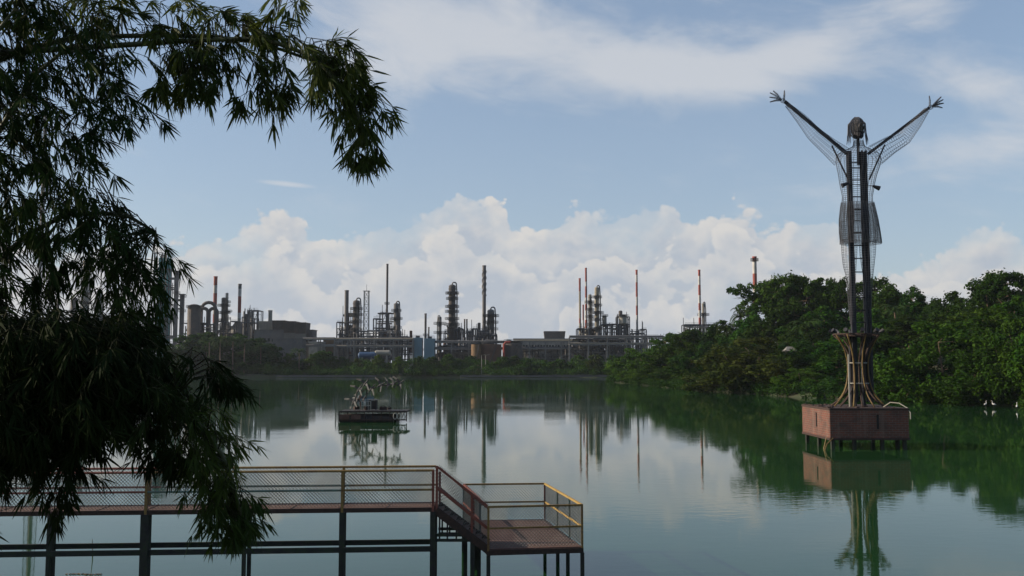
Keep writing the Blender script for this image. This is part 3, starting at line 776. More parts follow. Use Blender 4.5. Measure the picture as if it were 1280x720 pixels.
# --- red and white group
RW = [('red', 'white')]
stack(724.7, 349, 2.5, 500, 'red and white stack at the left edge of the right refinery group', [(349, 'red'), (364, 'beige'), (398, 'red'), (404, 'beige')], rings=1)
stack(729, 382, 1.8, 502, 'short thin red stack between the two tall red and white ones', [(379, 'red'), (400, 'white'), (410, 'red')], rings=0)
stack(732.4, 336, 2.4, 504, 'tallest red topped stack in the right refinery group', [(336, 'red'), (352, 'white'), (358, 'red'), (372, 'white'), (380, 'red'), (388, 'white'), (400, 'red'), (410, 'white')], rings=1, wbase=5)
column(737.3, 368, 4.8, 498, 'pale grey column close right of the tallest red topped stack', 'column_light', 7, 0, seed=41)
column(746, 359, 6.2, 494, 'tall beige column with looped top in the right refinery group', 'beige', 7, 1, seed=42)
vdrum(755.5, 394, 409, 5.5, 500, 'small pale drum right of the tall beige column', 'column_light')
frame(722, 752, 411, 492, 'beige steelwork at the foot of the red and white stacks', 3, 4, 10, seed=43, vessels=5, npipes=40, shell='beige', closed=.4)
frame(752, 787, 406, 494, 'wide open frame right of the tall beige column', 3, 5, 10, seed=44, vessels=6, npipes=40, shell='column_light', closed=.3)
frame(772, 787, 396, 498, 'upper deck with pale drum at the right of the open frame', 3, 2, 8, seed=45, vessels=3, npipes=14, shell='column_light')
vdrum(778.5, 393, 406, 10, 492, 'bulky pale drum with pipes on top of the right process unit', 'column_light')
stack(795.7, 338.4, 2.6, 500, 'slender red and white stack standing apart right of the process unit', [(338, 'red'), (343.5, 'white'), (353, 'red'), (371, 'white'), (382, 'red'), (394, 'white')], rings=1)
frame(788, 808, 412, 494, 'dark steelwork around the foot of the slender red and white stack', 3, 3, 9, seed=46, vessels=2, npipes=18, closed=.6)
frame(716, 790, 424, 470, 'long low process unit under the red and white group', 3, 9, 9, seed=47, vessels=9, npipes=70, closed=.35)
pipe_rack(712, 830, 421.5, 462, 'pipe rack running right towards the tree covered bank', 2, 3.4, 8)
stack(874, 338.4, 3.0, 500, 'red and white stack rising behind the tree tops left of the palm', [(338, 'red'), (345, 'white'), (356, 'red'), (369, 'white'), (379, 'red'), (388, 'white'), (397, 'red')], rings=1, wbase=4.2)
column(879, 379, 4.0, 502, 'pale column with looped pipe beside the stack behind the tree tops', 'column_light', 4, 1, seed=48)
frame(856, 896, 406, 498, 'steelwork showing just above the tree tops', 3, 6, 9, seed=49, vessels=4, npipes=30)
stack(943, 322, 5.2, 430, 'rightmost red and white flare stack with a head platform above the trees', [(322, 'red'), (327, 'white'), (342, 'red'), (362, 'white'), (376, 'red')], rings=1, top_ring=True)
frame(806, 858, 421, 500, 'low steelwork between the slender stack and the trees', 2, 6, 9, seed=50, vessels=3, npipes=24)
# lamp posts on the far shore
for i, (px, yt, D, lab) in enumerate([(386.7, 439, 412, 'thin lamp post on the far shore below the dark grey cooling towers'), (602, 444, 410, 'thin lamp post on the far shore before the big rusty tank'), (607, 444, 412, 'second thin lamp post by the rusty tank, right beside the first'), (700, 446, 411, 'thin lamp post on the far shore before the pale plant hall')]):
    x, z = xz(px, yt, D); root = thing('lamp_post', (x, D, GZ), lab, 'lamp post', 'lamp posts on the far shore')
    mb = MB(); mb.tube([(0, 0, -.3), (0, 0, z - GZ)], [.16, .09], 8); mb.build('post', M['column_light'], root)
    mb = MB(); mb.bar((0, 0, z - GZ), (1.1, 0, z - GZ + .2), .1); mb.box((1.3, 0, z - GZ + .2), (.7, .3, .15)); mb.build('lamp_head', M['column_light'], root)
# white hut on the shore and low walls
building(499, 512, 461.5, 410, 'small pale hut on the far shore behind the floating raft', 'roof', 5, 3, 1, cat='hut', roofm='roof', pitched=.7, name='hut')
building(521, 533, 459.5, 412, 'small dim shelter right of the pale shore hut', 'plaster', 5, 4, 1, cat='shelter', roofm='column', pitched=.4, name='shelter')
def lowwall(x0, x1, D, h, lab):
    a = at(x0, 465, D).x; b = at(x1, 465, D).x; root = thing('retaining_wall', ((a + b) / 2, D, .2), lab, 'wall')
    mb = MB(); mb.box((0, 0, h / 2), (b - a, .5, h)); mb.build('wall', M['column'], root)
    mb = MB(); mb.box((0, 0, h + .08), (b - a + .2, .8, .14)); mb.build('coping', M['column'], root)
lowwall(345, 470, 403.2, .65, 'low pale retaining wall along the left part of the far shore')
lowwall(575, 690, 403.4, .6, 'low pale retaining wall along the far shore below the brown tanks')
lowwall(690, 775, 404, .8, 'low pale retaining wall along the far shore below the striped stacks')

# ================================================================== VEGETATION
def leaf_cloud(rs, centers, radii, n, size, flat=.75, up=.25):
    """n small leaf quads spread over clumps; returns verts, faces"""
    k = rs.randint(0, len(centers), n); c = centers[k]; r = radii[k][:, None]
    d = rs.normal(size=(n, 3)); d /= np.linalg.norm(d, axis=1)[:, None]
    rad = rs.uniform(.35, 1.0, (n, 1)) ** .5 * np.where(rs.uniform(size=(n, 1)) < .2, rs.uniform(1.0, 1.7, (n, 1)), 1.0)
    p = c + d * r * rad * np.array([1, 1, flat])
    nrm = d * .8 + rs.normal(size=(n, 3)) * .55 + np.array([0, 0, up]); nrm /= np.linalg.norm(nrm, axis=1)[:, None]
    t = np.cross(nrm, rs.normal(size=(n, 3))); t /= np.linalg.norm(t, axis=1)[:, None]
    b = np.cross(nrm, t); s = size * rs.uniform(.55, 1.35, (n, 1))
    V = np.stack([p - t * s * .75, p - b * s * .38 + nrm * s * .08, p + t * s * .75, p + b * s * .38 + nrm * s * .08], 1).reshape(-1, 3)
    Fc = np.arange(n * 4).reshape(-1, 4)
    return V, Fc
def np_mesh(name, V, Fc, m):
    me = bpy.data.meshes.new(name)
    nv, nf, c = len(V), len(Fc), Fc.shape[1]
    me.vertices.add(nv); me.vertices.foreach_set('co', np.asarray(V, dtype=np.float32).ravel())
    me.loops.add(nf * c); me.loops.foreach_set('vertex_index', Fc.astype(np.int32).ravel())
    me.polygons.add(nf); me.polygons.foreach_set('loop_start', np.arange(nf, dtype=np.int32) * c)
    me.materials.append(m); me.update(calc_edges=True)
    return me
def tree_protos(seed, lobes, spread, nleaf, leaf, style='round', trunk_h=.35):
    """a tree of unit height 10: trunk with limbs, crown as clumps around lobes. returns (trunk mesh, crown verts, faces)"""
    rs = np.random.RandomState(seed); rnd = random.Random(seed)
    mb = MB(); Hc = 10.0; th = Hc * trunk_h
    lob = []
    for k in range(lobes):
        t = 2 * math.pi * (k + rnd.random() * .6) / lobes
        if style == 'bush': rr = spread * rnd.uniform(.2, .85); z = rnd.uniform(.9, 7.4) * (1 - .35 * rr / spread)
        elif style == 'umbrella': rr = spread * rnd.uniform(.1, .95); z = rnd.uniform(6.0, 8.9) - 1.4 * (rr / spread) ** 2
        else: rr = spread * rnd.uniform(.15, .72); z = rnd.uniform(3.6, 8.4) - 1.0 * (rr / spread)
        lob.append((math.cos(t) * rr, math.sin(t) * rr, z))
    if style == 'round': lob += [(0, 0, 8.4), (spread * .2, 0, 6.5)]
    if style == 'bush': lob += [(0, 0, 7.6), (0, 0, 4), (spread * .4, .3, 1.6), (-spread * .4, -.3, 1.6)]
    mb.tube([(0, 0, -1.5), (.1, .05, th * .5), (-.05, .1, th)], [.38, .28, .22], 8)
    C = []; Rr = []
    for l in lob:
        s0 = Vector((-.05, .1, th * rnd.uniform(.6, 1))); e = Vector(l); mid = s0.lerp(e, .5) + Vector((rnd.uniform(-.3, .3), rnd.uniform(-.3, .3), -.3))
        mb.tube([s0, mid, e], [.15, .1, .04], 6)
        lr = spread * (.42 if style != 'umbrella' else .34) * rnd.uniform(.8, 1.2)
        m_ = 11 if style != 'umbrella' else 9
        for q in range(m_):
            d = rs.normal(size=3); d /= np.linalg.norm(d); d[2] *= (1.0 if style != 'umbrella' else .35)
            c = np.array(l) + d * lr * rs.uniform(.5, 1.05)
            if c[2] < .5: c[2] = .5
            C.append(c); Rr.append(rs.uniform(.42, .85) * (1 if style != 'umbrella' else .8))
            if q % 3 == 0: mb.tube([e, e.lerp(Vector(c), .5) + Vector((0, 0, .1)), Vector(c)], [.04, .03, .012], 4)
    V, Fc = leaf_cloud(rs, np.array(C), np.array(Rr), nleaf, leaf, 1.25 if style == 'bush' else (.95 if style == 'round' else .7))
    top = np.percentile(V[:, 2], 99.5); V = V * (10.0 / top)
    return mb, V, Fc
LEAFS = {'A': 'leafA', 'B': 'leafB', 'C': 'leafC', 'D': 'leafD'}
protos = {}
def proto(kind, lm):
    key = (kind, lm)
    if key in protos: return protos[key]
    spec = {'r1': (3, 8, 4.4, 15000, .24, 'round'), 'r2': (8, 9, 4.8, 15000, .24, 'round'), 'r3': (21, 7, 4.0, 14000, .25, 'round'),
            'b1': (5, 10, 4.8, 19000, .25, 'bush'), 'b2': (14, 9, 5.4, 19000, .25, 'bush'), 'f1': (31, 8, 4.6, 9000, .40, 'bush'), 'f2': (35, 7, 4.2, 8000, .40, 'round'), 'u1': (9, 16, 5.6, 15000, .2, 'umbrella'), 'u2': (17, 15, 5.2, 14000, .2, 'umbrella')}[kind]
    if (kind,) not in protos: protos[(kind,)] = tree_protos(*spec, trunk_h=.55 if kind[0] == 'u' else (.12 if kind[0] == 'b' or kind == 'f1' else .33))
    mb, V, Fc = protos[(kind,)]
    crown = np_mesh('crown', V, Fc, M[LEAFS[lm]])
    if ('t', kind) not in protos:
        me = bpy.data.meshes.new('trunk'); me.from_pydata(mb.v, [], mb.f); me.materials.append(M['bark']); me.update(); protos[('t', kind)] = me
    protos[key] = (protos[('t', kind)], crown)
    return protos[key]
trnd = random.Random(77)
def tree(px, D, ytop, wpx, kind, lm, label, name='tree', group=None, cat='tree', sink=0.0):
    x, zt = xz(px, ytop, D); gz = max(ground_z(x, D), -.2) - sink
    tm, cm = proto(kind, lm); H = zt - gz; s = H / 10.0
    natural = {'r1': 8.6, 'r2': 9.2, 'r3': 7.8, 'b1': 9.8, 'b2': 10.8, 'u1': 11.5, 'u2': 10.8, 'f1': 9.6, 'f2': 8.6}[kind]
    sw = (wpx * m_per_px(D)) / natural
    o = thing(name, (x, D, gz), label, cat, group, trnd.uniform(0, 6.28)); o.scale = (sw, sw, s)
    for nm, me in (('trunk', tm), ('crown', cm)):
        c = bpy.data.objects.new(nm, me); COL.objects.link(c); c.parent = o
    return o
G1 = 'trees covering the right bank'
T = [
 (800, 286, 436, 62, 'b1', 'D', 'bright green bush at the left tip of the right bank'),
 (783, 300, 455, 44, 'b2', 'A', 'low bush farthest left on the right bank, touching the water'),
 (832, 262, 418, 74, 'r1', 'A', 'rounded mid green tree below the steelwork at the left end of the right bank'),
 (866, 246, 414, 80, 'r2', 'C', 'dark green tree directly under the stack behind the tree tops'),
 (822, 250, 452, 62, 'b1', 'D', 'bright low bush at the waterline below the rounded mid green tree'),
 (852, 238, 448, 66, 'b2', 'A', 'broad shoreline bush right of the bright low one'),
 (892, 232, 424, 80, 'b2', 'C', 'dark broad bush between the shoreline bush and the olive one'),
 (905, 250, 402, 84, 'r1', 'C', 'dark tree behind the olive bush, left of the palm'),
 (936, 208, 424, 118, 'b1', 'B', 'large olive brown bush overhanging the water in the middle of the right bank'),
 (898, 214, 462, 60, 'b2', 'A', 'small low bush at the left foot of the large olive one'),
 (968, 206, 438, 76, 'b2', 'C', 'dark bush wedged right of the large olive one'),
 (998, 172, 461, 46, 'b1', 'D', 'small bright round bush at the waterline just left of the pedestal'),
 (1020, 192, 428, 90, 'b2', 'C', 'dark bush behind the small bright round one'),
 (1050, 178, 425, 84, 'r3', 'A', 'mid green tree straight behind the yellow pipes of the statue'),
 (1090, 172, 418, 92, 'r2', 'C', 'dark tree behind the flared pipe column on its right'),
 (1085, 164, 455, 70, 'b1', 'C', 'very dark low bush right behind the pedestal'),
 (1128, 158, 446, 66, 'b2', 'A', 'low mid green bush right of the pedestal at the waterline'),
 (1172, 150, 404, 108, 'b1', 'A', 'large rounded green tree right of the statue, bright on its left'),
 (1228, 144, 388, 116, 'r2', 'A', 'large dark green tree in the second row near the right edge'),
 (1212, 138, 440, 90, 'b2', 'C', 'dark leafy bush low on the water near the right edge'),
 (1264, 130, 402, 84, 'b1', 'A', 'bulging tree at the right edge of the picture'),
 (1302, 124, 410, 90, 'b2', 'A', 'tree cut by the right edge at the waterline'),
 (962, 244, 352, 88, 'u1', 'A', 'tall airy spreading tree left of the statue, its crown against the clouds'),
 (1000, 236, 346, 96, 'u2', 'A', 'highest airy tree left of the statue'),
 (1036, 240, 350, 74, 'u1', 'C', 'airy dark tree touching the statue legs on their left'),
 (978, 222, 378, 96, 'r2', 'C', 'dense dark tree under the two airy crowns'),
 (940, 232, 392, 60, 'r3', 'A', 'rounded tree beneath the rightmost flare stack'),
 (1030, 214, 384, 92, 'r1', 'A', 'mid green tree behind the palm left of the statue'),
 (1082, 226, 350, 66, 'u2', 'C', 'airy tree top directly behind the statue posts'),
 (1112, 218, 358, 64, 'r3', 'A', 'rounded tree top first right of the statue'),
 (1140, 210, 361, 60, 'r1', 'C', 'domed tree top second right of the statue'),
 (1092, 196, 388, 86, 'r2', 'A', 'broad tree behind the statue posts at mid height'),
 (1135, 186, 396, 86, 'r1', 'C', 'dark tree below the domed tree top'),
 (1168, 204, 378, 54, 'r3', 'C', 'small dark tree in the dip of the skyline'),
 (1200, 192, 366, 74, 'r1', 'C', 'tree climbing right out of the dip in the skyline'),
 (1236, 184, 344, 84, 'r2', 'C', 'highest dark tree near the right edge'),
 (1276, 178, 341, 76, 'u2', 'C', 'airy tree top in the upper right corner of the bank'),
 (1268, 164, 372, 100, 'r1', 'A', 'broad tree under the airy top near the right edge'),
 (1204, 166, 392, 92, 'r3', 'A', 'mid green tree behind the large rounded one'),
 (1316, 168, 350, 90, 'r2', 'C', 'tree beyond the right edge'),
 (985, 184, 441, 62, 'b2', 'A', 'bush right in front of the small pale roof'),
 (1010, 205, 408, 70, 'b1', 'C', 'dark undergrowth tree around the small roof'),
 (880, 285, 414, 70, 'b2', 'C', 'distant dark thicket behind the left end of the right bank'),
]
for a in T:
    if a[6] == 'tree beyond the right edge': continue
    a = a[:3] + (a[3] * 1.22,) + a[4:]
    if a[0] in (800, 783, 822, 852, 936, 898, 998, 1085, 1128, 1172, 1212, 1264, 1302):
        Dn = min(np.arange(110, 312, 1.0), key=lambda d: abs((a[0] - 640) / F_PX * d - interp(d, XR) - 2.5)); a = (a[0], float(Dn)) + a[2:]
    tree(*a, group=G1, name='bush' if a[4][0] == 'b' and 'tree' not in a[6] else 'tree', cat='bush' if a[4][0] == 'b' and 'tree' not in a[6] else 'tree')
# far shore shrubs and trees
FS = [(236, 424, 60, 'b1', 'C', 'black green thicket on the far shore next to the bamboo'), (262, 420, 50, 'r2', 'C', 'dark tree under the looping ducts on the far shore'),
 (300, 424, 56, 'b1', 'C', 'broad dark thicket below the white and red stack on the far shore'), (318, 428, 50, 'r1', 'C', 'dark tree under the cooling towers on the far shore'), (338, 436, 44, 'b2', 'C', 'dark bush left of the blank grey shed'),
 (362, 447, 30, 'b1', 'A', 'bush in front of the blank grey shed'), (392, 446, 24, 'r1', 'D', 'light round tree by the lamp post under the cooling towers'), (408, 443, 30, 'r2', 'A', 'rounded tree below the plain grey stack, left one'),
 (428, 448, 26, 'b1', 'C', 'dark bush below the plain grey stack'), (446, 450, 22, 'b2', 'B', 'olive bush below the thick dark column'),
 (472, 445, 15, 'r3', 'D', 'small round tree below the dark blue tank'), (498, 447, 15, 'r1', 'D', 'small round tree above the pale shore hut'), (486, 455, 18, 'b1', 'C', 'low dark bush left of the pale shore hut'),
 (524, 447, 20, 'b1', 'C', 'dark bush below the pale blue silos'), (542, 447, 20, 'r3', 'C', 'dark round tree right of the blue silos'), (562, 444, 19, 'r1', 'A', 'rounded tree below the biggest dark column'),
 (572, 450, 34, 'b2', 'A', 'wide bush below the biggest dark column'), (586, 446, 20, 'r2', 'C', 'dark tree left of the ochre tank'), (612, 458, 26, 'b1', 'D', 'low bright bush before the big rusty tank'), (626, 447, 20, 'r3', 'A', 'round tree between the brown tanks'),
 (644, 446, 20, 'r1', 'C', 'dark round tree before the dark brown tank'), (660, 450, 24, 'b2', 'C', 'dark bush left of the lamp post before the pale hall'), (682, 452, 22, 'b1', 'C', 'dark bush below the wide grey cooling tower'), (700, 450, 22, 'r2', 'A', 'tree on the far shore left of the striped stacks'),
 (722, 446, 32, 'b2', 'A', 'broad bush below the leftmost red and white stack of the right group'), (745, 445, 32, 'b1', 'B', 'broad olive bush below the tall beige column'), (766, 446, 30, 'b2', 'C', 'dark bush where the far shore meets the right bank'),
 (552, 458, 18, 'b1', 'C', 'low dark bush between the shelter and the big bush'), (416, 459, 22, 'b2', 'C', 'low shrub at the water below the plain grey stack'), (378, 458, 22, 'b2', 'C', 'low dark shrub at the water left of the lamp post'),
 (788, 440, 30, 'r1', 'A', 'tree at the inner corner of the bay below the slender striped stack')]
for (px, yt, w_, kd, lm, lab) in FS:
    D = trnd.uniform(408, 420)
    tree(px, D, yt - (4 if px < 420 else 1), w_ * 1.45, 'f1' if kd[0] == 'b' else 'f2', lm, lab, group='trees and bushes along the far shore', name='bush' if 'bush' in lab or 'shrub' in lab or 'thicket' in lab else 'tree', cat='bush' if 'bush' in lab or 'shrub' in lab or 'thicket' in lab else 'tree')
# continuous scrub under the shore trees: uncountable
rs = np.random.RandomState(4); n = 2300
C = []; Rr = []
for i in range(n):
    t = rs.uniform(0, 1); px = -170 + t * 970; D = rs.uniform(404, 424); v = at(px, 460, D)
    C.append((v.x, D, GZ + rs.uniform(.1, 1.0) * (1 + (2.0 + 2.4 * abs(math.sin(px * .045))) * min(1, (D - 404) / 12)) * (1.7 if px < 350 else 1.15))); Rr.append(rs.uniform(.9, 2.2))
V, Fc = leaf_cloud(rs, np.array(C), np.array(Rr), 150000, .45)
o = bpy.data.objects.new('undergrowth', np_mesh('undergrowth', V, Fc, M['leafA'])); COL.objects.link(o); tag(o, 'low dark scrub running along the far shore', 'undergrowth', kind='stuff')
C = []; Rr = []
for i in range(2300):
    y = rs.uniform(118, 322); x = interp(y, XR) + rs.uniform(-5.5, 8)
    if i > 1900: x = rs.uniform(33, 95); y = interp(x, [(33, 316), (36, 322), (60, 347), (110, 402)]) + rs.uniform(-4, 3)
    if ground_z(x, y) < -.5: continue
    C.append((x, y, max(.3, ground_z(x, y)) + rs.uniform(0, 1.3))); Rr.append(rs.uniform(.5, 1.4))
V, Fc = leaf_cloud(rs, np.array(C), np.array(Rr), 120000, .28)
o = bpy.data.objects.new('undergrowth', np_mesh('undergrowth', V, Fc, M['leafC'])); COL.objects.link(o); tag(o, 'low scrub at the waterline of the right bank', 'undergrowth', kind='stuff')
C = []; Rr = []
for i in range(900):
    y = rs.uniform(215, 345); x = interp(y, XR) + rs.uniform(22, 110); h_ = 3 + 9 * min(1, (x - interp(y, XR) - 10) / 50.0); C.append((x, y, ground_z(x, y) + rs.uniform(.3, h_))); Rr.append(rs.uniform(1.5, 3.2))
V, Fc = leaf_cloud(rs, np.array(C), np.array(Rr), 60000, .55)
o = bpy.data.objects.new('woodland', np_mesh('woodland', V, Fc, M['leafC'])); COL.objects.link(o); tag(o, 'dark wood filling the ground behind the trees of the right bank', 'woodland', kind='stuff')
C = []; Rr = []
for i in range(700):
    px = rs.uniform(150, 900); D = rs.uniform(640, 760); v = at(px, 460, D); C.append((v.x, D, GZ + rs.uniform(0, 6.5) * (.8 + .5 * math.sin(px * .05)))); Rr.append(rs.uniform(1.5, 4.0))
V, Fc = leaf_cloud(rs, np.array(C), np.array(Rr), 45000, .9)
o = bpy.data.objects.new('tree_belt', np_mesh('tree_belt', V, Fc, M['leafC'])); COL.objects.link(o); tag(o, 'far off dark tree belt glimpsed behind the refinery', 'tree belt', kind='stuff')
# palms
def palm_meshes(seed):
    rnd = random.Random(seed); mb = MB(); mb.tube([(0, 0, -1), (.1, 0, 3), (.05, .1, 7), (0, 0, 8.4)], [.24, .18, .16, .15], 8)
    fb = MB()
    for k in range(22):
        a = 2 * math.pi * k / 22 + rnd.uniform(-.15, .15); e0 = rnd.uniform(.1, 1.25); L = rnd.uniform(2.8, 3.7); p = Vector((0, 0, 8.4)); pts = [p.copy()]; e = e0
        for i in range(9):
            d = Vector((math.cos(a) * math.cos(e), math.sin(a) * math.cos(e), math.sin(e))); p = p + d * (L / 9); pts.append(p.copy()); e -= .22
        fb.tube(pts, .03, 4, caps=False)
        sd_ = Vector((-math.sin(a), math.cos(a), 0))
        for i in range(1, 10):
            for q in range(2):
                base = pts[i].lerp(pts[i - 1], q * .5); ll = .85 * math.sin(min(1, (i + 1) / 5) * 1.57) * (1.15 - i * .06); d = (pts[i] - pts[i - 1]).normalized()
                for s_ in (-1, 1):
                    tip = base + sd_ * s_ * ll * .8 + d * ll * .5 + Vector((0, 0, -ll * .35)); fb.add([base - d * .07, base + d * .07, tip], [(0, 1, 2)])
    return mb, fb
pm = [palm_meshes(s_) for s_ in (1, 2)]
PM = []
for mb, fb in pm:
    a = bpy.data.meshes.new('trunk'); a.from_pydata(mb.v, [], mb.f); a.materials.append(M['bark']); b = bpy.data.meshes.new('fronds'); b.from_pydata(fb.v, [], fb.f); b.materials.append(M['palm']); PM.append((a, b))
for i, (px, D, yt, sc, lab) in enumerate([(926, 236, 381, 1.0, 'dark palm with spiky fronds left of the airy trees'), (1008, 206, 396, 1.15, 'palm with pale dry fronds in the middle of the right bank'), (908, 246, 402, .9, 'flat headed small palm just above the left tree tops'),
        (985, 196, 424, .9, 'low palm above the small roof on the right bank'), (1118, 200, 376, .9, 'palm poking out between the tree tops right of the statue'),
        (262, 404, 418, 1.35, 'palm on the far shore, leftmost of the row under the looping ducts'), (276, 402, 416, 1.4, 'palm on the far shore, second of the row from the left'), (292, 406, 417, 1.35, 'palm on the far shore, third of the row under the white stack'), (306, 408, 421, 1.3, 'palm on the far shore, right end of the row'),
        (374, 410, 433, 1.1, 'single palm before the blank grey shed'), (326, 412, 426, 1.1, 'lone palm under the left cooling towers')]):
    x, zt = xz(px, yt, D); gz = max(0, ground_z(x, D)); H = zt - gz; o = thing('palm_tree', (x, D, gz), lab, 'palm', 'palms', i * 1.3); w_ = sc * 1.15; o.scale = (w_, w_, H / 10.3)
    for nm, me in zip(('trunk', 'fronds'), PM[i % 2]):
        c = bpy.data.objects.new(nm, me); COL.objects.link(c); c.parent = o
# small roof among the trees of the right bank
x, z = xz(990, 433, 190)
root = thing('hut', (x, 190, ground_z(x, 190)), 'small hut with pale rounded roof half hidden in the right bank trees', 'hut'); g_ = z - ground_z(x, 190)
mb = MB(); mb.box((0, 1.5, (g_ - .9) / 2), (1.7, 2, g_ - .9)); mb.build('wall', M['darkcol'], root)
mb = MB(); mb.add([(-1.2, .2, g_ - .9), (1.2, .2, g_ - .9), (1.2, 2.8, g_ - .9), (-1.2, 2.8, g_ - .9), (-.6, 1.5, g_), (.6, 1.5, g_)], [(0, 1, 5, 4), (2, 3, 4, 5), (0, 4, 3), (1, 2, 5), (3, 2, 1, 0)]); mb.build('roof', M['concrete'], root)

# ================================================================== STATUE ON ITS PEDESTAL
DS = 67.0; PXc = 1075
pc = at(1087, 510, 64.0)
ped_top = at(1037, 510.2, 64.0).z; ped_bot = at(1037, 549.8, 64.0).z
xl = at(1037, 530, 64.0).x; xr = at(1136.5, 530, 64.0).x
cxp = (xl + xr) / 2; wp = xr - xl; dp = 6.0; cy = 64 + dp / 2
root = thing('pedestal', (cxp, cy, 0), 'square brick pedestal on short legs standing in the lake under the wire statue', 'pedestal')
mb = MB(); h0 = ped_bot + .12; h1 = ped_top - .14
ch = .18
def chbox(mb, w, d, z0, z1, c):
    pts = [(-w / 2 + c, -d / 2), (w / 2 - c, -d / 2), (w / 2, -d / 2 + c), (w / 2, d / 2 - c), (w / 2 - c, d / 2), (-w / 2 + c, d / 2), (-w / 2, d / 2 - c), (-w / 2, -d / 2 + c)]
    vs = [(x, y, z) for z in (z0, z1) for x, y in pts]
    mb.add(vs, [tuple(range(8))[::-1], tuple(range(8, 16))] + [(i, (i + 1) % 8, 8 + (i + 1) % 8, 8 + i) for i in range(8)])
chbox(mb, wp, dp, h0, h1, .04); mb.build('brick_wall', M['brick'], root)
mb = MB(); chbox(mb, wp + .1, dp + .1, ped_bot - .02, h0 - .003, .05); mb.build('base_slab', M['rustdark'], root)
mb = MB(); chbox(mb, wp + .08, dp + .08, h1 + .003, ped_top, .05)
rp = random.Random(5)
for k in range(70):
    s_ = rp.uniform(.06, .2); x = rp.uniform(-wp / 2 + .1, wp / 2 - .1); y = rp.uniform(-dp / 2 + .1, dp / 2 - .1)
    if rp.random() < .5: x = -wp / 2 + rp.uniform(0, .3)
    mb.box((x, y, ped_top + s_ * .15), (s_ * 1.4, s_, s_ * .5), rp.uniform(0, 3))
mb.build('top_slab', M['rustdark'], root)
for (x, y) in [(-wp / 2 + .25, -dp / 2 + .25), (-.9, -dp / 2 + .4), (.95, -dp / 2 + .4), (wp / 2 - .25, -dp / 2 + .25), (-wp / 2 + .25, 0), (-wp / 2 + .25, dp / 2 - .3), (wp / 2 - .3, dp / 2 - .3), (wp / 2 - .5, -dp / 2 + .8), (0, dp / 2 - .3)]:
    mb = MB(); mb.box((x, y, -.4), (.22, .22, ped_bot * 2 + .7)); 
    mb = MB(); mb.box((x, y, (ped_bot - 1.5) / 2), (.22, .22, ped_bot + 1.44)); mb.build('leg', M['leg'], root)
for (x, y, w_, d_) in ((-wp / 2 - .015, -.3, .05, .16), (.55, -dp / 2 - .015, .13, .05)):
    mb = MB(); mb.box((x, y, (h0 + h1) / 2 + .15), (w_, d_, .95)); mb.build('slot', M['darkhole'], root)
mb = MB(); mb.tube([(-wp / 2 + .2, -dp / 2 - .02, h0 + .0), (-wp / 2 - .25, -dp / 2 - .1, h0 - .4), (-wp / 2 - .5, -dp / 2 - .1, -.3)], .04, 6); mb.tube([(-wp / 2 - .03, -dp / 2 + .6, h0 + .0), (-wp / 2 - .35, -dp / 2 + .5, -.3)], .04, 6); mb.build('cable', M['ywpipe'], root)
# hose over the right end of the slab
hp = [at(px, py, D_) for px, py, D_ in [(1104, 509, 65.5), (1113, 503, 65.0), (1124, 504, 64.6), (1134, 510, 64.2), (1138, 516, 63.9), (1138.2, 524, 63.85)]]
mb = MB(); mb.tube(hp, .035, 6); o = mb.build('hose', M['column_light']); tag(o, 'thin pale hose curling over the right end of the brick pedestal', 'hose')

SX = at(1071.5, 460, DS).x
sroot = thing('statue', (SX, DS, ped_top), 'tall wire mesh statue of a long haired figure with raised arms on steel posts', 'statue')
def sp(px, py, dy=0.0):
    v = at(px, py, DS + dy); return v - Vector((SX, DS, ped_top))
# flared pipe column
zr = sp(1071, 418).z; zb_ = 0.02
prof = [(0, 1.78), (.06, 1.5), (.16, 1.08), (.3, .82), (.45, .71), (.62, .72), (.78, .90), (.9, 1.22), (1.0, 1.54)]
def flare_r(t): return interp(t, prof)
for k in range(14):
    a = 2 * math.pi * (k + .5 * rp.random()) / 14; mb = MB(); tw = rp.uniform(-.25, .25); sc = 1.0 if k % 2 else rp.uniform(.5, .7)
    pts = [(math.cos(a + tw * t) * flare_r(t) * (1 - (1 - sc) * math.sin(math.pi * t)), math.sin(a + tw * t) * flare_r(t) * (1 - (1 - sc) * math.sin(math.pi * t)), zb_ + (zr - zb_) * t) for t in np.linspace(0, 1, 16)]
    mb.tube(pts, .05 if k % 3 else .065, 7); mb.build('curved_pipe', M['ywpipe'] if k % 2 else M['rustdark'], sroot, smooth=True)
for k, (px, py) in enumerate([(0, 418), (0, 453.7), (0, 479)]):
    z = sp(1071, py).z; r = flare_r((z - zb_) / (zr - zb_)) * (1.0 if k == 0 else .9)
    mb = MB()
    mb.tube([(math.cos(t) * r, math.sin(t) * r, z) for t in np.linspace(0, 2 * math.pi, 25)], .06 if k == 0 else .045, 6, caps=False); mb.build('hoop', M['rustdark'] if k == 0 else M['column_light'], sroot)
for k in range(10):   # lamp heads round the rim
    a = 2 * math.pi * k / 10 + .2; mb = MB(); c = Vector((math.cos(a) * 1.5, math.sin(a) * 1.5, zr + .14))
    mb.tube([c, c + Vector((math.cos(a) * .12, math.sin(a) * .12, .05)), c + Vector((math.cos(a) * .3, math.sin(a) * .3, .16))], [.07, .11, .15], 10); mb.bar(c + Vector((0, 0, -.2)), c, .05); mb.build('spotlight', M['blacksteel'] if k != 3 else M['column'], sroot)
for xx, yy in ((-.42, .1), (-.05, .35), (.25, -.3), (.5, .2)):
    mb = MB(); mb.tube([(xx, yy, 0), (xx, yy, zr)], .09, 8); mb.build('inner_post', M['blacksteel'], sroot)
mb = MB(); mb.ring((0, 0, zr - .12), .2, 1.0, .08, 20); mb.build('rim_plate', M['rustdark'], sroot)
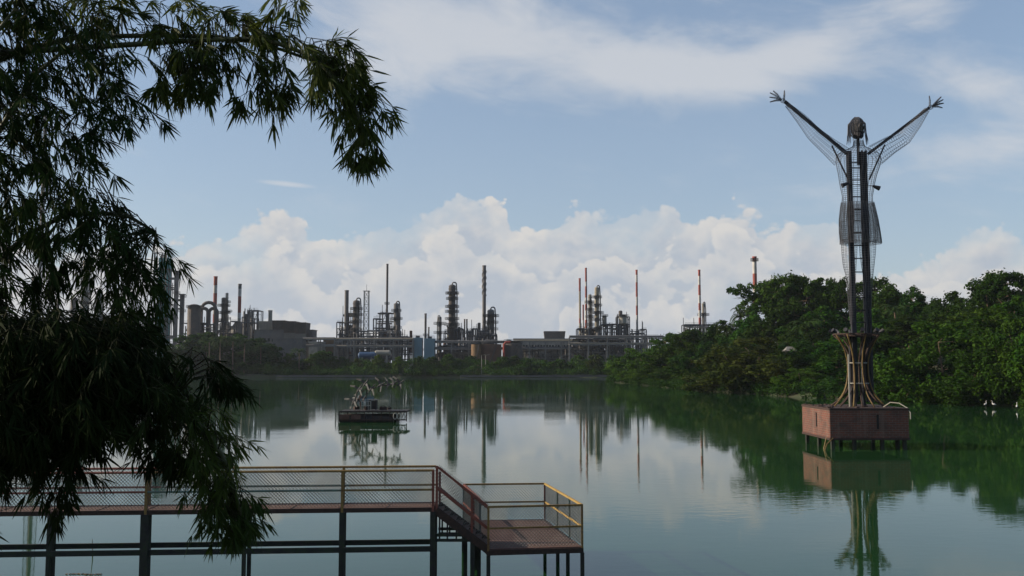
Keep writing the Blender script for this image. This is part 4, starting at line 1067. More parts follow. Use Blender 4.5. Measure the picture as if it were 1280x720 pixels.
gp = sp(1054.8, 443); mb = MB(); mb.tube([(gp.x, -.9, 0), (gp.x, -.9, gp.z)], .055, 8); mb.build('conduit', M['column_light'], sroot)
# posts: left post, right pair
topz = sp(1065, 189).z
pl = sp(1064, 300).x; pr1 = sp(1079.6, 300).x; pr2 = sp(1084.2, 300).x
for nm, x, w_ in (('post', pl, .31), ('post', pr1, .13), ('post', pr2, .15)):
    for yy in (-.16, .16) if w_ < .3 else (0,):
        mb = MB(); mb.bar((x, yy, .3), (x, yy, topz), w_ if w_ > .3 else .13, w_); mb.build(nm, M['blacksteel'], sroot)
for py in (203, 210, 225, 246, 262, 276, 291, 307, 323, 340, 356, 372, 388, 403):
    z = sp(1072, py).z; mb = MB(); mb.bar((pl + .1, 0, z), (pr2, 0, z), .07); mb.build('rung', M['blacksteel'], sroot)
z = topz * .35
mb = MB()
while z < topz - 1: mb.bar((pr1, -.16, z), (pr2, .16, z + .5), .05); z += .9
mb.build('lacing', M['blacksteel'], sroot)
mb = MB(); mb.bar(sp(1072.5, 172), sp(1073, 206), .16); mb.build('neck_post', M['blacksteel'], sroot)
for s_, a, b, c, d in ((-1, (1061, 194), (980.8, 126.8), (1039.8, 182), (1060.5, 225)), (1, (1085, 192.5), (1161, 135), (1106, 181), (1086.5, 224.5))):
    mb = MB(); mb.bar(sp(*a), sp(*b), .2); mb.build('arm_beam', M['blacksteel'], sroot)
    mb = MB(); mb.bar(sp(*c), sp(*d), .09); mb.build('arm_brace', M['blacksteel'], sroot)
for (a, b) in (((1060, 229), (1052.5, 232)), ((1091, 232.5), (1099.5, 235.5))):
    mb = MB(); p, q = sp(*a, dy=-.5), sp(*b, dy=-.5); mb.tube([p, p.lerp(q, .5), q], [.08, .13, .17], 10); mb.bar(p, sp(1070, 231), .04); mb.build('floodlight', M['blacksteel'], sroot)
# --- wire figure
class WG:
    """wire grid surface: rings lofted, every edge a thin wire"""
    def __init__(s): s.mb = MB()
    def loft(s, rings, r=.009, dr=None, diag=False):
        n = len(rings[0])
        for i, rg in enumerate(rings):
            for k in range(n):
                p = rg[k]; s.w(p, rg[(k + 1) % n], r)
                if i < len(rings) - 1:
                    s.w(p, rings[i + 1][k], r)
                    if diag: s.w(p, rings[i + 1][(k + 1) % n], r)
    def w(s, p, q, r):
        if (Vector(q) - Vector(p)).length > 1e-4: s.mb.tube([p, q], r, 3, caps=False)
def ell(c, a, b, n, axis_u=Vector((1, 0, 0)), axis_v=Vector((0, 1, 0)), jit=None):
    return [c + axis_u * (math.cos(2 * math.pi * k / n) * a) + axis_v * (math.sin(2 * math.pi * k / n) * b) for k in range(n)]
fg = WG()
def prof_rings(rows, n, step=.17, depth=.62):
    """rows: (y_px, x_left, x_right) from the top down"""
    rows = [(sp((l + r) / 2, y), (r - l) / 2 * m_per_px(DS)) for y, l, r in rows]
    out_ = []
    z = rows[0][0].z; z1 = rows[-1][0].z
    zz = [-(c.z) for c, _ in rows]
    xs_ = [(-c.z, c.x) for c, _ in rows]; ws_ = [(-c.z, w_) for c, w_ in rows]
    m_ = int((z - z1) / step)
    for i in range(m_ + 1):
        q = -(z - (z - z1) * i / m_); c = Vector((interp(q, xs_), 0, -q)); w_ = interp(q, ws_)
        out_.append(ell(c, w_, w_ * depth, n))
    return out_
torso = [(176, 1067, 1079), (183, 1066, 1081), (188, 1056, 1091), (193, 1046, 1100), (201, 1044.5, 1101.5), (209, 1046, 1099.5), (218.5, 1048, 1096), (229, 1049.5, 1093.5), (246, 1053, 1090.5), (256, 1052, 1091), (266, 1050.5, 1094), (279, 1049, 1096.5), (292, 1050, 1097), (303, 1051, 1096)]
fg.loft(prof_rings(torso, 28, .14), .0105)
fg.loft(prof_rings([(300, 1051.5, 1071.5), (318, 1052.5, 1071), (332, 1054, 1070), (343, 1057, 1069.5), (360, 1059, 1069), (385, 1061, 1069), (405, 1063, 1069)], 14, .17, .9), .0105)
fg.loft(prof_rings([(300, 1074, 1095), (318, 1075, 1094), (332, 1077, 1092.5), (345, 1079, 1091), (362, 1080, 1090), (385, 1081, 1089), (405, 1082, 1088)], 14, .17, .9), .0105)
def limb(pts, rads, n=14, step=.17, depth=.8, r=.0105):
    """pts world local polyline, rads perpendicular radius"""
    rings = []
    acc = [0]
    for a, b in zip(pts, pts[1:]): acc.append(acc[-1] + (b - a).length)
    L = acc[-1]; m_ = max(3, int(L / step))
    for i in range(m_ + 1):
        t = L * i / m_; c = Vector([interp(t, list(zip(acc, [p[j] for p in pts]))) for j in range(3)]); t2 = min(L, t + .05); t1 = max(0, t - .05)
        d = (Vector([interp(t2, list(zip(acc, [p[j] for p in pts]))) for j in range(3)]) - Vector([interp(t1, list(zip(acc, [p[j] for p in pts]))) for j in range(3)])).normalized()
        u = d.cross(Vector((0, 1, 0))).normalized(); rr = interp(t, list(zip(acc, rads)))
        rings.append(ell(c, rr, rr * depth, n, u, Vector((0, 1, 0))))
    fg.loft(rings, r)
k_ = m_per_px(DS)
limb([sp(1052, 196), sp(1037, 184), sp(1018, 168), sp(1002, 149), sp(984, 131)], [14 * k_, 11.5 * k_, 9.5 * k_, 7 * k_, 3.2 * k_])
limb([sp(1094, 194), sp(1112, 182), sp(1130, 172), sp(1146, 153), sp(1159, 137)], [14 * k_, 11.5 * k_, 9.5 * k_, 7 * k_, 3.2 * k_])
for hand, fingers in (((981, 127), [(962.5, 116), (962.0, 121.5), (962.5, 127.5), (966.5, 113.5), (980.5, 113.2)]), ((1161, 135), [(1176.5, 121), (1179, 124.5), (1179.5, 129), (1178, 134.8), (1161.6, 119.8)])):
    hc = sp(*hand); pc_ = hc.lerp(sum([sp(*f) for f in fingers[:4]], Vector()) / 4, .24)
    limb([hc, hc.lerp(pc_, .5), pc_], [2.4 * k_, 3.2 * k_, 2.6 * k_], 10, .14, .4, .008)
    for i, f in enumerate(fingers):
        tip = sp(*f); b0 = pc_.lerp(tip, .02) if i < 4 else hc.lerp(pc_, .3); side = Vector((0, -.05, 0)); mid = b0.lerp(tip, .55) + Vector((0, -.07, .03))
        limb([b0, mid, tip], [.07, .06, .03], 6, .16, .9, .009)
        fg.mb.tube([b0, mid, tip], [.028, .026, .018], 5)
body = fg.mb.build('body', M['wire'], sroot)
# loincloth: two layers of denser wire
fg = WG()
for off_ in (0.0, .05):
    rows = [(254, 1051.2 - off_ * 10, 1092), (262, 1050, 1094), (275, 1048.8, 1097), (290, 1049, 1099.5), (300, 1050, 1101), (305, 1050, 1101.5)]
    fg.loft([[p + Vector((off_, off_, off_)) for p in rg] for rg in prof_rings(rows, 44, .095, .66)], .0095)
fg.mb.build('loincloth', M['wire'], sroot)
# head: dense wire over a dark inner form, face with eyes, nose, mouth, beard and ears
hc = sp(1071, 160); hr = 9.6 * k_; hh = 14 * k_
fg = WG(); rings = []
for i in range(13):
    t = math.pi * (i + .4) / 12.8; rings.append(ell(hc + Vector((0, 0, math.cos(t) * hh)), math.sin(t) * hr, math.sin(t) * hr * 1.15, 20))
fg.loft(rings, .012, diag=True); head = fg.mb.build('head', M['wire'], sroot)
mb = MB(); mb.lathe([(.01, hh * .86), (hr * .5, hh * .74), (hr * .78, hh * .4), (hr * .82, 0), (hr * .7, -hh * .45), (hr * .45, -hh * .8), (.01, -hh * .95)], hc, 16)
fy = -hr * .84
mb.tube([hc + Vector((0, fy * .98, hh * .25)), hc + Vector((0, fy * 1.2, -hh * .05)), hc + Vector((0, fy * .95, -hh * .12))], [.04, .09, .06], 6)
for s_ in (-1, 1):
    mb.tube([hc + Vector((s_ * hr * .5, fy * .8, hh * .26)), hc + Vector((s_ * hr * .28, fy * .98, hh * .3)), hc + Vector((s_ * hr * .1, fy * 1.0, hh * .24))], .04, 5)
    mb.lathe([(.01, -.07), (.08, 0), (.01, .07)], hc + Vector((s_ * hr * .32, fy * .95, hh * .12)), 8)
    mb.tube([hc + Vector((s_ * hr * .86, 0, hh * .15)), hc + Vector((s_ * hr * .95, .05, 0)), hc + Vector((s_ * hr * .84, 0, -hh * .15))], .05, 6)
mb.tube([hc + Vector((-hr * .25, fy * .9, -hh * .38)), hc + Vector((0, fy * .98, -hh * .34)), hc + Vector((hr * .25, fy * .9, -hh * .38))], .045, 5)
mb.build('face', M['column'], head, smooth=True)
mb = MB()
for i in range(70):
    a = rp.uniform(-math.pi, math.pi)
    if abs(a + math.pi / 2) < .75: continue       # open at the face
    s0 = hc + Vector((math.cos(a) * hr * .3, math.sin(a) * hr * .3, hh * .98)); s1 = hc + Vector((math.cos(a) * hr * 1.1, math.sin(a) * hr * 1.1, hh * .35))
    s2 = hc + Vector((math.cos(a) * hr * 1.18, math.sin(a) * hr * 1.1, -hh * .5)); s3 = hc + Vector((math.cos(a) * hr * (1.2 + .25 * rp.random()), math.sin(a) * hr, -hh * rp.uniform(1.2, 1.7)))
    mb.tube([s0, s1, s2, s3], [.02, .02, .018, .008], 4, caps=False)
mb.build('hair', M['wire'], head)
mb = MB()
for i in range(40):
    a = -math.pi / 2 + rp.uniform(-.9, .9); z0 = -hh * rp.uniform(.4, .6); mb.tube([hc + Vector((math.cos(a) * hr * .85, math.sin(a) * hr * .92, z0)), hc + Vector((math.cos(a) * hr * .8, math.sin(a) * hr * .98, z0 - hh * .3)), hc + Vector((math.cos(a) * hr * .4, math.sin(a) * hr * .8, -hh * rp.uniform(.95, 1.1)))], .022, 4, caps=False)
mb.build('beard', M['blacksteel'], head)

# ================================================================== FLOATING RAFT WITH BIRD SCULPTURE
DR = 94.0
xa = at(424.5, 520, DR).x; xb = at(508.5, 520, DR).x; zt_ = at(466, 513, DR).z; L = xb - xa
root = thing('raft', ((xa + xb) / 2, DR + 1.5, 0), 'weathered black floating raft with a small cabin on the lake', 'raft')
mb = MB(); W2 = 3.4
for (u0, u1, z1_) in ((-L / 2, -L * .10, zt_ * .96), (-L * .095, L * .30, zt_ * .92)):
    for y in (-W2 / 2, W2 / 2 - .9):
        mb = MB(); mb.tube([(u0, y + .45, .28), (u1, y + .45, .28)], .42, 12); mb.build('float', M['hullblack'], root)
mb = MB(); mb.box((0, 0, zt_ - .12), (L, W2, .14))
for k in range(15): mb.box((-L / 2 + L * (k + .5) / 15, -W2 / 2 - .03, zt_ - .12), (.08, .1, .22))
mb.build('deck', M['hullblack'], root)
mb = MB()
for k in range(9):
    x = -L / 2 + L * k / 8; mb.bar((x, -W2 / 2, .1), (x, -W2 / 2, zt_ - .1), .08)
mb.bar((-L / 2, -W2 / 2 - .02, .25), (L / 2, -W2 / 2 - .02, .25), .1)
for k in range(4):
    x = L * .36 + k * .3; mb.bar((x - .18, -W2 / 2 - .06, .2), (x + .05, -W2 / 2 - .06, zt_ - .2), .05)
mb.build('side_frame', M['rustdark'], root)
for k, x in enumerate((L * .33, L * .39, L * .45)):
    mb = MB(); mb.tube([(x + math.cos(t) * .17, -W2 / 2 - .1, .62 + math.sin(t) * .3) for t in np.linspace(0, 6.283, 13)], .035, 5, caps=False); mb.build('loop_fender', M['roof'], root)
for k, x in enumerate((-L * .42, -L * .25)):
    mb = MB(); mb.box((x, -W2 / 2 - .1, .55), (.9, .06, .45)); mb.build('side_plate', M['rust'], root)
cabx = at(463.5, 505, DR).x - (xa + xb) / 2; czt = at(463, 501, DR).z
mb = MB()
for sx in (-.32, .32):
    for sy in (-.4, .4): mb.bar((cabx + sx, sy, zt_), (cabx + sx, sy, czt), .09)
mb.box((cabx + .15, 0, (zt_ + czt) / 2), (.5, .75, czt - zt_ - .12)); mb.build('cabin', M['hullblack'], root)
mb = MB(); mb.box((cabx, 0, czt + .04), (1.0, 1.1, .08)); mb.build('cabin_roof', M['column'], root)
mb = MB()
for k in range(5): mb.bar((cabx - 1.0 + k * .22, -.9, zt_), (cabx - 1.0 + k * .22, -.9, zt_ + .85), .04)
for hh_ in (.45, .85): mb.bar((cabx - 1.05, -.9, zt_ + hh_), (cabx - .1, -.9, zt_ + hh_), .045)
mb.build('railing', M['roof'], root)
for (x, y, w_, h_) in ((-L * .3, .4, .5, .3), (L * .12, -.2, .7, .28), (L * .2, .5, .35, .2), (-L * .12, -.9, .4, .35)):
    mb = MB(); mb.box((x, y, zt_ + h_ / 2), (w_, w_ * .7, h_), rp.uniform(0, 1)); mb.tube([(x - w_ * .4, y, zt_ + h_), (x, y, zt_ + h_ + .12), (x + w_ * .4, y, zt_ + h_)], .03, 5); mb.build('machinery_box', M['rustdark'], root)
# sculpture
bx0 = (xa + xb) / 2
def rp_(px, py, dy=0): v = at(px, py, DR + 1.5 + dy); return v - Vector((bx0, DR + 1.5, zt_))
broot = thing('bird_sculpture', (bx0, DR + 1.5, zt_), 'pale sheet metal birds in flight on a curved rod above the raft', 'sculpture')
path = [(452, 512), (449.5, 500), (452, 490), (458, 486), (466, 485.5), (477, 482), (488, 481), (500, 481)]
mb = MB(); P_ = [rp_(*p) for p in path]; P_[0].z = 0.0; mb.tube(P_, [.08, .07, .06, .05, .05, .045, .04, .03], 7)
mb.bar(rp_(458, 486), Vector((rp_(459, 500).x, 0, 0)), .05); mb.bar(rp_(477, 482), Vector((rp_(466, 500).x, 0, .9)), .035); mb.build('rod', M['rustdark'], broot)
def bird(cx, cyp, sc, ang, roll, dy):
    sc *= .92; mb = MB(); c = rp_(cx, cyp, dy)
    Mx = Matrix.Translation(c) @ Matrix.Rotation(ang, 4, 'Y') @ Matrix.Rotation(roll, 4, 'X')
    def t(*p): return (Mx @ (Vector(p) * sc))
    mb.tube([t(-.55, 0, 0), t(-.3, 0, .03), t(0, 0, .04), t(.3, 0, .05), t(.5, 0, .12), t(.62, 0, .14), t(.85, 0, .1)], [.02, .09, .13, .09, .05, .06, .008], 8)
    for s_ in (-1, 1):   # cambered two joint wings with thickness
        a = [t(-.14, s_ * .06, .06), t(.14, s_ * .06, .06), t(.10, s_ * .5, .34), t(-.12, s_ * .52, .32)]; b = [t(-.22, s_ * 1.15, .40), t(-.34, s_ * 1.08, .36)]
        up = Vector((0, 0, .025))
        vs = a + b + [v + up for v in a + b]
        mb.add(vs, [(0, 1, 2, 3), (3, 2, 4, 5), (9, 8, 7, 6), (11, 10, 8, 9), (0, 6, 7, 1), (1, 7, 8, 2), (2, 8, 10, 4), (4, 10, 11, 5), (5, 11, 9, 3), (3, 9, 6, 0)])
    mb.add([t(-.5, 0, .02), t(-.82, -.16, 0), t(-.86, .16, 0), t(-.5, 0, .05), t(-.82, -.16, .03), t(-.86, .16, .03)], [(0, 1, 2), (5, 4, 3), (0, 3, 4, 1), (1, 4, 5, 2), (2, 5, 3, 0)])
    mb.build('bird', M['birdmetal'], broot)
for b_ in [(442.5, 502, 1.0, -1.1, .9, -.4), (447.5, 500, .8, -1.0, .5, .3), (455, 499, .75, -.9, .7, .0), (449, 487, .95, -.95, 1.0, .1), (457, 479.5, .95, -.9, 1.1, -.1), (464.5, 486, .9, -.8, 1.1, -.2), (476, 481.5, .9, -.45, 1.0, 0), (485, 481, .7, -.2, .9, .2), (492, 479.5, .75, -.4, .7, -.1), (500, 479.5, .95, -.6, 1.0, 0)]: bird(*b_)
o = None
# ================================================================== WALKWAY, STEPS AND PLATFORM
CX = [at(0, 455, 25.0).x]
zd = at(541, 634.4, 25.0).z          # deck height
zr1 = at(541, 588, 25.0).z; zr2 = at(541, 612, 25.0).z
zl1 = at(541, 686, 25.0).z
XE = at(541.5, 600, 25.0).x
def yw(x): return 25.0 + (x - XE) * .07   # the walkway comes slightly nearer to the left
wroot = thing('walkway', (XE - 8, yw(XE - 8) + .5, 0), 'long raised metal walkway with yellow brown railings and wire mesh sides', 'walkway')
wo = Vector(wroot.location)
def wl(x, off_, z): return Vector((x, yw(x) + off_, z)) - wo
def bx(x, d):   # the rear posts stand slightly askew of the front ones
    df = yw(x); return x * (df + 1) / df + d * (df + 1) / F_PX
XW0 = XE - 18.0
mb = MB(); a = wl(XW0, 0, zd); b = wl(XE, 0, zd)
mb.add([wl(XW0, .02, zd - .05), wl(XE, .02, zd - .05), wl(XE, .98, zd - .05), wl(XW0, .98, zd - .05), wl(XW0, .02, zd), wl(XE, .02, zd), wl(XE, .98, zd), wl(XW0, .98, zd)], [(3, 2, 1, 0), (4, 5, 6, 7), (0, 1, 5, 4), (1, 2, 6, 5), (2, 3, 7, 6), (3, 0, 4, 7)])
x = XE - 1.2
while x > XW0: mb.bar(wl(x, .05, zd + .003), wl(x, .95, zd + .003), .03, .02); x -= 1.2
mb.build('deck', M['rust'], wroot)
for off_ in (0, 1.0):
    mb = MB(); mb.bar(wl(XW0, off_, zd - .05), wl(XE + .04, off_, zd - .05), .06, .11); mb.build('edge_beam', M['rustdark'], wroot)
    mb = MB(); mb.bar(wl(XW0, off_, zl1), wl(XE, off_, zl1), .07, .13); mb.build('lower_beam', M['leg'], wroot)
rails_x = [XE] + [at(px, 600, yw(0) + 0).x for px in ()]
px_posts = [541.5, 429, 188.5]
XP = [at(p, 600, 25.0 - .35 * (541 - p) / 541).x for p in px_posts] + []
XP.append(XP[2] - (XP[1] - XP[2])); XP.append(XP[3] - 5)
cols_seg = ['railyel', 'railteal', 'railred', 'railred']
for off_ in (0, 1.0):
    for x in XP[:4]:
        for dz_ in ((0,)):
            xx = x if off_ == 0 else bx(x, 4.5 if x in (XP[0], XP[2]) else 1.5)
            mb = MB(); mb.bar(wl(xx, off_, zd - .1), wl(xx, off_, zr1 + .01), .065); mb.build('railing_post', M['railyel'] if x != XP[0] else M['railred'], wroot)
    for i in range(3):
        x1_, x0_ = XP[i], (XP[i + 1])
        mt = 'railyel' if i == 0 else ('railred' if i == 2 else 'railyel')
        mb = MB(); mb.tube([wl(x0_, off_, zr1), wl(x1_, off_, zr1)], .03, 8); mb.build('handrail', M[mt], wroot)
        mb = MB(); mb.tube([wl(x0_, off_, zr2), wl(x1_, off_, zr2)], .027, 8); mb.build('middle_rail', M['railteal' if i == 1 else mt], wroot)
def mesh_panel(p0, p1, p2, p3, root_, cell=.088, r=.0055, name='wire_mesh'):
    """diamond wire mesh filling the quad p0 p1 (bottom) p2 p3 (top); local coordinates"""
    p0, p1, p2, p3 = [Vector(p) for p in (p0, p1, p2, p3)]
    Wd = (p1 - p0).length; Hh = (p3 - p0).length; mb = MB()
    def pt(u, v):
        a = p0.lerp(p1, u / Wd); b = p3.lerp(p2, u / Wd); return a.lerp(b, v / Hh)
    for s_ in (1, -1):
        u = -Hh
        while u < Wd + Hh:
            # line v = s*(x-u) or mirrored, clipped to the panel
            if s_ == 1: a, b = (u, 0.0), (u + Hh, Hh)
            else: a, b = (u + Hh, 0.0), (u, Hh)
            (x0_, v0), (x1_, v1) = a, b
            def clip(xc): return v0 + (v1 - v0) * (xc - x0_) / (x1_ - x0_)
            lo, hi = min(x0_, x1_), max(x0_, x1_)
            if hi > 0 and lo < Wd:
                A, B = [x0_, v0], [x1_, v1]
                for Q in (A, B):
                    if Q[0] < 0: Q[1] = clip(0); Q[0] = 0
                    elif Q[0] > Wd: Q[1] = clip(Wd); Q[0] = Wd
                if abs(A[0] - B[0]) > .01:
                    k = max(1, int(abs(A[0] - B[0]) / .3)) if False else 1
                    mb.tube([pt(*A), pt(*B)], r, 3, caps=False)
            u += cell
    return mb.build(name, M['mesh'], root_)
for off_ in (0, 1.0):
    for i in range(3):
        mesh_panel(wl(XP[i + 1], off_, zd + .02), wl(XP[i], off_, zd + .02), wl(XP[i], off_, zr1 - .03), wl(XP[i + 1], off_, zr1 - .03), wroot)
for x, w_ in ((XP[0], .14), (XP[1], .13), (XP[2], .2), (XP[3], .16)):
    for off_ in (0.02, .98):
        xx = x if off_ < .5 else bx(x, 2.0); mb = MB(); mb.bar(wl(xx, off_, -1.2), wl(xx, off_, zd - .1), w_); mb.build('leg', M['leg'], wroot)
for x in ((XP[1] + XP[2]) / 2, (XP[2] + XP[3]) / 2 + .1):
    for dx in (-.06, .08):
        off_ = 0.02 if dx < 0 else .98; xx = x if dx < 0 else bx(x, 7.0); mb = MB(); mb.bar(wl(xx, off_, -1.2), wl(xx, off_, zd - .1), .09); mb.build('leg', M['leg'], wroot)
# platform
PZ = at(611, 687, 24.85).z
c_fl = Vector((at(610.5, 686, 24.9).x, 24.9, PZ)); c_fr = Vector((at(728, 682, 25.2).x, 25.25, PZ))
c_br = Vector((at(681, 651, 29.7).x, 29.7, PZ)); c_bl = Vector((at(579.5, 651, 29.5).x, 29.5, PZ))
proot = thing('viewing_platform', ((c_fl + c_br) / 2 - Vector((0, 0, PZ))), 'square rusty metal platform with yellow railings at the end of the walkway', 'platform')
po = Vector(proot.location)
def pp(p, z=0.0): q = Vector(p) - po; return Vector((q.x, q.y, p[2] + z))
cs = [c_fl, c_fr, c_br, c_bl]
# deck in plates
for i in range(2):
    for j in range(3):
        u0, u1, v0, v1 = i / 2 + .004, (i + 1) / 2 - .004, j / 3 + .003, (j + 1) / 3 - .003
        def q_(u, v): return c_fl.lerp(c_fr, u).lerp(c_bl.lerp(c_br, u), v)
        P4 = [pp(q_(u0, v0)), pp(q_(u1, v0)), pp(q_(u1, v1)), pp(q_(u0, v1))]
        mb = MB(); mb.add([p - Vector((0, 0, .03)) for p in P4] + P4, [(3, 2, 1, 0), (4, 5, 6, 7), (0, 1, 5, 4), (1, 2, 6, 5), (2, 3, 7, 6), (3, 0, 4, 7)]); mb.build('deck_plate', M['rust'], proot)
for a, b in zip(cs, cs[1:] + cs[:1]):
    mb = MB(); mb.bar(pp(a, -.09), pp(b, -.09), .07, .13); mb.build('edge_beam', M['rustdark'], proot)
mb = MB()
for v in (.25, .5, .75): mb.bar(pp(c_fl.lerp(c_bl, v), -.1), pp(c_fr.lerp(c_br, v), -.1), .06, .1)
mb.build('floor_joist', M['rustdark'], proot)
PR = 1.06
def rail_run(a, b, n, root_, mts, mid=.52, hz=PR, pz0=-.05, mesh=True):
    for k in range(n):
        p, q = a.lerp(b, k / n), a.lerp(b, (k + 1) / n); mt = mts[k % len(mts)]
        mb = MB(); mb.bar(pp(p, hz), pp(q, hz), .05); mb.build('handrail', M[mt], root_)
        mb = MB(); mb.bar(pp(p, mid), pp(q, mid), .045); mb.build('middle_rail', M[mt], root_)
    if mesh: mesh_panel(pp(a, .03), pp(b, .03), pp(b, hz - .03), pp(a, hz - .03), root_)
def post(p, root_, mt='railred', h=PR + .02):
    mb = MB(); mb.bar(pp(p, -.05), pp(p, h), .055); mb.build('railing_post', M[mt], root_)
rail_run(c_fl, c_fr, 1, proot, ['railyel']); rail_run(c_fr, c_br, 1, proot, ['railyel_lit']); rail_run(c_br, c_bl, 1, proot, ['railyel'])
lm_ = c_fl.lerp(c_bl, .30)
rail_run(lm_, c_bl, 1, proot, ['railred'])
for p, mt in ((c_fl, 'railyel'), (c_fr, 'railyel'), (c_br, 'railred'), (c_bl, 'railteal'), (c_fr.lerp(c_br, .3), 'railteal'), (c_fr.lerp(c_br, .62), 'railteal'), (lm_, 'railteal')): post(p, proot, mt)
for p in [c_fl, c_fr, c_br, c_bl, c_fr.lerp(c_br, .35), c_fr.lerp(c_br, .62), c_fl.lerp(c_bl, .45), c_fl.lerp(c_bl, .62)]:
    mb = MB(); mb.bar(pp(Vector((p.x, p.y, -1.2))), pp(p, -.15), .1); mb.build('leg', M['leg'], proot)
# steps
sx0, sx1 = XE + .07, c_fl.x - .03
sroot2 = thing('steps', ((sx0 + sx1) / 2, 25.5, 0), 'sloping metal steps from the walkway down to the rusty platform', 'steps')
so = Vector(sroot2.location)
def sl(x, y, z): return Vector((x, y, z)) - so
for y in (25.0, 25.98):
    mb = MB(); mb.bar(sl(sx0, y, zd - .07), sl(sx1, y - .03, PZ - .02), .06, .2); mb.build('stringer', M['rustdark'], sroot2)
    fr = y < 25.5; mb = MB(); mb.bar(sl(sx0 + .02, y, zr1 + (.1 if fr else -.04)), sl(sx1, y - .03, PZ + PR + (.02 if fr else -.2)), .05, .055); mb.build('handrail', M['railred'], sroot2)
    mb = MB(); mb.bar(sl(sx0 + .02, y, zr2 + (.06 if fr else -.08)), sl(sx1, y - .03, PZ + (.52 if fr else .34)), .05, .07); mb.build('middle_rail', M['railred'], sroot2)
    mesh_panel(sl(sx0, y, zd + .03), sl(sx1, y, PZ + .05), sl(sx1, y, PZ + PR - .02), sl(sx0, y, zr1 + .05), sroot2)
    for t, mt in ((0.02, 'railred'), (.70, 'railred')):
        x = sx0 + (sx1 - sx0) * t; za = zd + (PZ - zd) * t; zb2 = zr1 + .08 + (PZ + PR - zr1 - .06) * t
        mb = MB(); mb.bar(sl(x, y, za - .1), sl(x, y, zb2 - (.0 if y < 25.5 else .2)), .06); mb.build('railing_post', M[mt], sroot2)
ns = 8
for k in range(ns):
    t = (k + .5) / ns; mb = MB(); mb.box(sl(sx0 + (sx1 - sx0) * t, 25.49, zd + (PZ - zd) * (k + 1) / (ns + .6)), (abs(sx1 - sx0) / ns * 1.08, .9, .035)); mb.build('tread', M['rust'], sroot2)
zlow = at(560, 669, 25.0).z; zlow2 = at(560, 675.5, 25.0).z
for y in (25.02, 25.96):
    for zz in (zlow, zlow2):
        mb = MB(); mb.bar(sl(sx0 + .0, y, zz), sl(sx0 + .98, y, zz), .06, .07); mb.build('lower_beam', M['leg'], sroot2)
    for xx in (.10, .30, .53, .75):
        t = xx / (sx1 - sx0); mb = MB(); mb.bar(sl(sx0 + xx, y, zlow2), sl(sx0 + xx, y, zd - .1 + (PZ - zd) * t), .04); mb.build('baluster', M['leg'], sroot2)
for xx, y in ((.72, 25.96), (.95, 25.02), (1.08, 25.96)):
    t = xx / (sx1 - sx0); mb = MB(); mb.bar(sl(sx0 + xx, y, -1.2), sl(sx0 + xx, y, zd - .15 + (PZ - zd) * t), .1); mb.build('leg', M['leg'], sroot2)

# ================================================================== SMALL THINGS ON THE WATER
def egret(px, py, D, label, h=.8, rz=0):
    v = at(px, py, D); z0 = max(0, ground_z(v.x, D)) - .02
    root = thing('egret', (v.x, D, z0), label, 'bird', 'white egrets at the waterline', rz)
    mb = MB(); mb.tube([(-.32, 0, .42), (-.18, 0, .47), (0, 0, .52), (.12, 0, .56), (.16, 0, .68), (.10, 0, .80), (.14, 0, .90), (.20, 0, .93), (.25, 0, .92)], [.02, .09, .12, .08, .035, .028, .03, .045, .015], 8); mb.build('body', M['egret'], root, smooth=True)
    mb = MB(); mb.tube([(.24, 0, .925), (.38, 0, .90)], [.014, .004], 5); mb.build('bill', M['beak'], root)
    for s_ in (-1, 1): mb = MB(); mb.tube([(0, s_ * .04, .45), (.03, s_ * .04, .24), (0, s_ * .04, 0)], .012, 5); mb.build('leg', M['blacksteel'], root)
    root.scale = (h, h, h)
XRf = lambda y: interp(y, XR)
for px, D, lab, rz in [(1232, 125, 'white egret standing at the waterline near the right edge, left of a pair', 0.5), (1242, 124.5, 'white egret, right of the pair near the right edge', 2.8), (1271, 119, 'white egret farthest right at the waterline', 1.0), (829, 236, 'tiny white egret below the left trees of the right bank', .3)]:
    egret(px, 506, D, lab, 1.0, rz)
# sticks: a thin twig above the water, floating twigs
v = at(115.5, 690, 25.8); z_w = 0
w0 = Vector((at(115.5, 690, 28.8).x, 28.8, 0))
mb = MB(); mb.tube([(0, 0, -.4), (.01, 0, .1), (-.02, .0, .5)], [.02, .015, .008], 5); tag(mb.build('stick', M['bark'], loc=w0), 'thin upright stick poking from the water below the walkway', 'stick')
mb = MB(); rq = random.Random(9)
for k in range(14):
    x = k * .07 + rq.uniform(-.02, .02); mb.tube([(x, math.sin(k * .5) * .05, .005), (x + .05, math.sin(k * .5) * .05 + rq.uniform(-.03, .03), .02), (x + .09, rq.uniform(-.06, .06), .008)], [.008, .014, .005], 4)
yy_ = CAM_H * F_PX / (712 - 455)
tag(mb.build('floating_branch', M['bark'], loc=(at(82, 712, yy_).x, yy_, .0)), 'dark broken branch floating flat on the water at lower left', 'branch')

